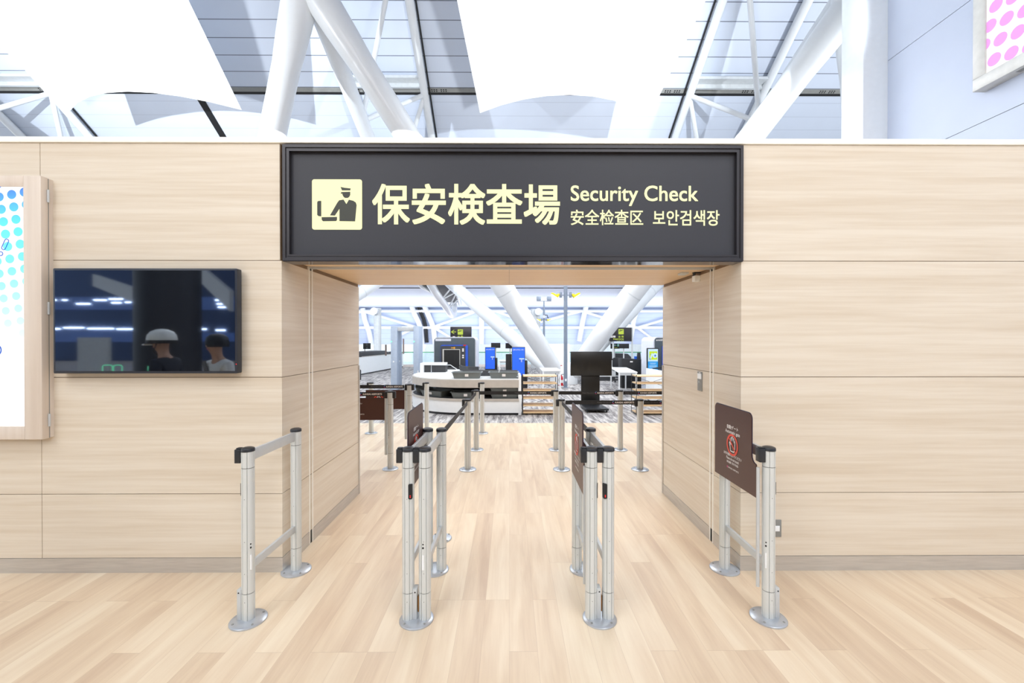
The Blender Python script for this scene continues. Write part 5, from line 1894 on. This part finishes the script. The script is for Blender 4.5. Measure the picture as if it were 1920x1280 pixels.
for (u0, v0, u1, v1, r) in ((560, 583, 1340, 583, 0.16), (560, 614, 1340, 614, 0.16)):
    MB().tube([bpt(u0, v0), bpt(u1, v1)], r, 10).build('rail', 'structure_white', br)
for (u0, v0, u1, v1) in ((680, 583, 780, 613), (812, 613, 895, 583), (975, 613, 1090, 583), (1090, 583, 1195, 614), (1195, 614, 1300, 583), (930, 583, 1010, 613), (1195, 614, 1230, 640), (680, 583, 600, 614), (780, 613, 735, 636), (812, 613, 850, 636)):
    MB().tube([bpt(u0, v0), bpt(u1, v1)], 0.14, 10).build('diagonal', 'structure_white', br)
for pts in (((680, 578), (684, 600), (692, 622), (697, 650)), ((772, 574), (778, 590), (785, 604), (789, 616), (792, 650)), ((796, 574), (803, 590), (809, 604), (813, 616), (816, 650)),
            ((1099, 574), (1093, 600), (1086, 640)), ((1196, 574), (1188, 600), (1182, 640)), ((903, 574), (903, 650))):
    MB().tube([bpt(*p) for p in pts], 0.28, 12).build('arched_rib', 'structure_white', br)
mb = MB()
for d in (0, 7):
    mb.tube([bpt(783 + d * 0.5, 576), bpt(793 + d * 0.5, 600), bpt(797 + d * 0.4, 616), bpt(799 + d * 0.4, 642)], 0.11, 8)
mb.build('cable_bundle', 'slot_black', br)

# ------------------------------------------------------------------ the hall behind: seen only in the dark television
mat('night_wall', (66, 84, 120), 0.8)
mat('skin', (196, 150, 124), 0.5)
mat('hair_black', (24, 22, 22), 0.5)
mat('jacket_navy', (30, 32, 42), 0.8)
mat('shirt_white', (232, 232, 230), 0.8)
mat('trousers_dark', (44, 44, 50), 0.8)
mat('helmet_white', (240, 240, 236), 0.35)
mat('strap_grey', (110, 108, 106), 0.7)
mat('column_dark', (26, 28, 34), 0.5)
mat('strip_light', (214, 228, 255), 0.4, emit=14, var=0)
struct(MB().box(-48, 30, -26.4, -26, 0, 15).build('wall_back', 'night_wall', smooth=False), 'dark wall at the back of the hall')
rc = tag(MB().tube([(0, 0, 0), (0, 0, 12)], 0.6, 32).build('round_pillar', 'column_dark'), 'dark round pillar standing behind the photographer on the left', 'pillar', kind='thing')
rc.location = (-7.56, -3.8, 0)
D = 25.9 + 2 * 2.86
first = None
for (u0, u1, v) in ((102, 119, 616.5), (126, 163, 614.5), (170, 218, 616), (224, 253, 617), (258, 276, 617.5), (380, 390, 617), (408, 425, 619),
                    (182, 205, 563), (210, 235, 561), (240, 262, 560), (215, 232, 568), (240, 250, 567), (262, 275, 567), (105, 112, 563), (124, 132, 563), (150, 175, 570), (407, 425, 563), (410, 430, 570), (412, 438, 576)):
    x0, x1, z = (u0 - 955) * D / 800, (u1 - 955) * D / 800, 1.6 + (636 - v) * D / 800
    o = tag(MB().box(-(x1 - x0) / 2, (x1 - x0) / 2, 0, 0.06, -0.045, 0.045).build('strip_light', 'strip_light'), 'bluish strip light on the dark back wall of the hall', 'light', 'strip lights on the back wall')
    o.location = ((x0 + x1) / 2, -25.9, z)

for (u0, u1, v0, v1, w) in ((190, 278, 527, 556, 0.9), (378, 440, 508, 560, 1.2)):
    D2 = 20.0
    a, b = [Vector(((u - 955) * D2 / 800, 0, 1.6 + (636 - v) * D2 / 800)) for u, v in ((u0, v0), (u1, v1))]
    o = tag(MB().prism([(a.x, a.z - w * 0.3), (b.x, b.z - w * 0.5), (b.x, b.z + w * 0.3), (a.x, a.z + w * 0.3)], (0, 0, 0), X3, Z3, (0, 0.3, 0)).build('pale_canopy', 'membrane_white'), 'pale slanting canopy edge at the back of the hall', 'canopy', 'pale canopies at the back')
    o.location = (0, -14.3, 0)
o = tag(MB().box(-14.0, -13.0, 0, 0.1, 0, 1.66).build('pale_screen', 'pale_grey'), 'pale standing screen at the back of the hall', 'screen')
o.location = (0, -8.3, 0)

# ------------------------------------------------------------------ people standing left of the frame: seen only in the dark television
def skin_mesh(name, verts, edges, m, parent, levels=2):
    me = bpy.data.meshes.new(name)
    me.from_pydata([v[:3] for v in verts], edges, [])
    me.materials.append(MATS[m])
    o = bpy.data.objects.new(name, me)
    COL.objects.link(o)
    o.modifiers.new('skin', 'SKIN').use_smooth_shade = True
    lay = me.skin_vertices[0].data
    for i, v in enumerate(verts):
        r = v[3]
        lay[i].radius = (r, v[4] if len(v) > 4 else r)
        lay[i].use_root = (i == 0)
    o.modifiers.new('smooth', 'SUBSURF').render_levels = levels
    if parent is not None:
        o.parent = parent
    return o


def make_person(name, loc, rz, label, top, k, helmet=False, strap=False, bend=0.0):
    p = thing(name, label, 'person', loc, rz)
    V = [(0, 0, .93, .105, .085), (0, 0, 1.08, .10, .08), (0, .0, 1.24, .12, .085), (0, .0, 1.38, .11, .08), (0, .01, 1.46, .05), (0, .03, 1.52, .055), (0, .04, 1.58, .072, .085), (0, .045, 1.65, .07, .08), (0, .045, 1.695, .05),
         (.16, 0, 1.39, .05), (.235, -.02, 1.12, .04), (.20, .16, .95, .028), (.195, .22, .91, .024, .034),
         (-.16, 0, 1.39, .05), (-.235, -.02, 1.12, .04), (-.20, .16, .95, .028), (-.195, .22, .91, .024, .034),
         (.09, 0, .86, .082), (.10, .02, .49, .055), (.10, -.02, .09, .038), (.105, .12, .035, .03),
         (-.09, 0, .86, .082), (-.10, .02, .49, .055), (-.10, -.02, .09, .038), (-.105, .12, .035, .03)]
    E = [(0, 1), (1, 2), (2, 3), (3, 4), (4, 5), (5, 6), (6, 7), (7, 8), (3, 9), (9, 10), (10, 11), (11, 12), (3, 13), (13, 14), (14, 15), (15, 16), (0, 17), (17, 18), (18, 19), (19, 20), (0, 21), (21, 22), (22, 23), (23, 24)]
    for w, sx in ((12, 1), (16, -1)):
        wx, wy, wz = V[w][:3]
        for i, (dx, L) in enumerate(((-.028, .065), (-.010, .075), (.010, .07), (.026, .055))):
            n = len(V)
            V += [(wx + dx, wy + .04, wz - .012, .009), (wx + dx * 1.1, wy + .04 + L * .55, wz - .028, .008), (wx + dx * 1.1, wy + .04 + L * .8, wz - .055, .0075)]
            E += [(w, n), (n, n + 1), (n + 1, n + 2)]
        n = len(V)
        V += [(wx - sx * .04, wy + .01, wz - .01, .010), (wx - sx * .052, wy + .045, wz - .02, .009)]
        E += [(w, n), (n, n + 1)]
    n = len(V)
    V += [(0, .135, 1.60, .013), (0, .128, 1.615, .010)]
    E += [(6, n), (n, n + 1)]
    b = skin_mesh('body', [(x * k, y * k, z * k) + tuple(q * k for q in r) for x, y, z, *r in V], E, 'skin', p)
    T = [(0, 0, .90, .13, .105), (0, 0, 1.08, .128, .105), (0, 0, 1.24, .145, .11), (0, 0, 1.37, .125, .10), (0, .01, 1.45, .072), (.17, 0, 1.385, .068), (.237, -.02, 1.13, .056), (-.17, 0, 1.385, .068), (-.237, -.02, 1.13, .056)]
    TE = [(0, 1), (1, 2), (2, 3), (3, 4), (3, 5), (5, 6), (3, 7), (7, 8)]
    if top == 'jacket_navy':
        T += [(.205, .14, .965, .042), (-.205, .14, .965, .042)]
        TE += [(6, 9), (8, 10)]
    skin_mesh('jacket' if top == 'jacket_navy' else 'shirt', [(x * k, y * k, z * k) + tuple(q * k for q in r) for x, y, z, *r in T], TE, top, p)
    Q = [(0, 0, .94, .12, .10), (.09, 0, .84, .10), (.10, .02, .49, .075), (.10, -.02, .11, .06), (-.09, 0, .84, .10), (-.10, .02, .49, .075), (-.10, -.02, .11, .06)]
    skin_mesh('trousers', [(x * k, y * k, z * k) + tuple(q * k for q in r) for x, y, z, *r in Q], [(0, 1), (1, 2), (2, 3), (0, 4), (4, 5), (5, 6)], 'trousers_dark', p)
    for sx in (-1, 1):
        MB().prism(rounded(-.05, .05, -.09, .18, .045, 5), (sx * .105 * k, -.02 * k, 0), X3, Y3, (0, 0, .075)).build('shoe', 'hair_black', p, bevel=0.02)
    hc = (0, .04 * k, 1.61 * k)
    if helmet:
        h = MB().lathe([(.128, 0.0), (.13, .03), (.122, .075), (.095, .115), (.05, .138), (.001, .145)], (hc[0], hc[1], hc[2] + .02), 32, sy=1.12).build('helmet', 'helmet_white', p, angle=60)
        MB().lathe([(.131, -.012), (.134, .0), (.133, .024), (.128, .026)], (hc[0], hc[1], hc[2] + .012), 32, sy=1.12).build('helmet_band', 'hair_black', h)
        MB().prism([(.125 * math.cos(a), .10 + .07 * math.sin(a)) for a in [PI * t / 14 for t in range(15)]], (hc[0], hc[1], hc[2] - .002), X3, Vector((0, 1, -0.12)), (0, 0, .012)).build('helmet_brim', 'helmet_white', h, bevel=0.004)
        MB().tube([(.09, hc[1], hc[2]), (.08, hc[1] + .04, hc[2] - .09), (0, hc[1] + .06, hc[2] - .125), (-.08, hc[1] + .04, hc[2] - .09), (-.09, hc[1], hc[2])], .006, 8).build('chin_strap', 'hair_black', h)
    else:
        MB().lathe([(.098, -.03), (.103, .02), (.092, .075), (.055, .108), (.001, .116)], (hc[0], hc[1] - .018, hc[2] + .01), 24, sy=1.12).build('hair', 'hair_black', p, angle=60)
    for sx in (-1, 1):
        MB().lathe([(.001, -.03), (.012, -.015), (.014, .012), (.001, .028)], (sx * .088 * k, .03 * k, 1.6 * k), 10, sx=0.6).build('ear', 'skin', p)
        MB().lathe([(.001, -.006), (.007, 0), (.001, .006)], (sx * .032 * k, .126 * k, 1.625 * k), 10).build('eye', 'hair_black', p)
    MB().box(-.022, .022, .122 * k, .128 * k, 1.563 * k, 1.568 * k).build('mouth', 'logo_pink', p)
    if strap:
        MB().tube([(-.12 * k, .10 * k, 1.42 * k), (0, .125 * k, 1.26 * k), (.13 * k, .10 * k, 1.06 * k)], .02, 8).build('bag_strap', 'strap_grey', p)
    return p


make_person('person', (-3.90, 0.85, 0), 1.45, 'person in a white helmet and dark jacket, mirrored in the wall television', 'jacket_navy', 0.965, helmet=True)
make_person('person', (-3.18, 1.02, 0), 0.5, 'person in a white shirt with grey shoulder strap, mirrored in the wall television', 'shirt_white', 0.955, strap=True)

for (u, w_) in ((206, 0.07), (225, 0.06), (291, 0.07), (308, 0.05)):
    g_ = MB()
    pts = rounded(-w_, w_, 0, 0.12, 0.03, 4)
    g_.tube([(x, 0, z) for x, z in pts] + [(pts[0][0], 0, pts[0][1])], 0.007, 8)
    o = tag(g_.build('green_light_frame', 'green_led'), 'green glowing outline at the back, mirrored in the wall television', 'light', 'green glowing outlines at the back')
    o.location = ((u - 955) * 6 / 800, -0.28, 1.12)

mat('added_blue_glow', (92, 132, 214), 0.4, emit=0.5, var=0.15, scale=0.5)  # made-up glow for the lighter blue areas of the back wall
for (u0, u1, v0, v1) in ((100, 277, 557, 581), (100, 277, 621, 641), (380, 442, 557, 581), (380, 442, 624, 640)):
    x0, x1 = (u0 - 955) * D / 800, (u1 - 955) * D / 800
    z0, z1 = 1.6 + (636 - v1) * D / 800, 1.6 + (636 - v0) * D / 800
    o = tag(MB().box(0, x1 - x0, 0, 0.05, 0, z1 - z0).build('glow_band', 'added_blue_glow'), 'added bluish glow band on the dark back wall of the hall', 'glow band', 'added glow bands at the back')
    o.location = (x0, -25.97, z0)
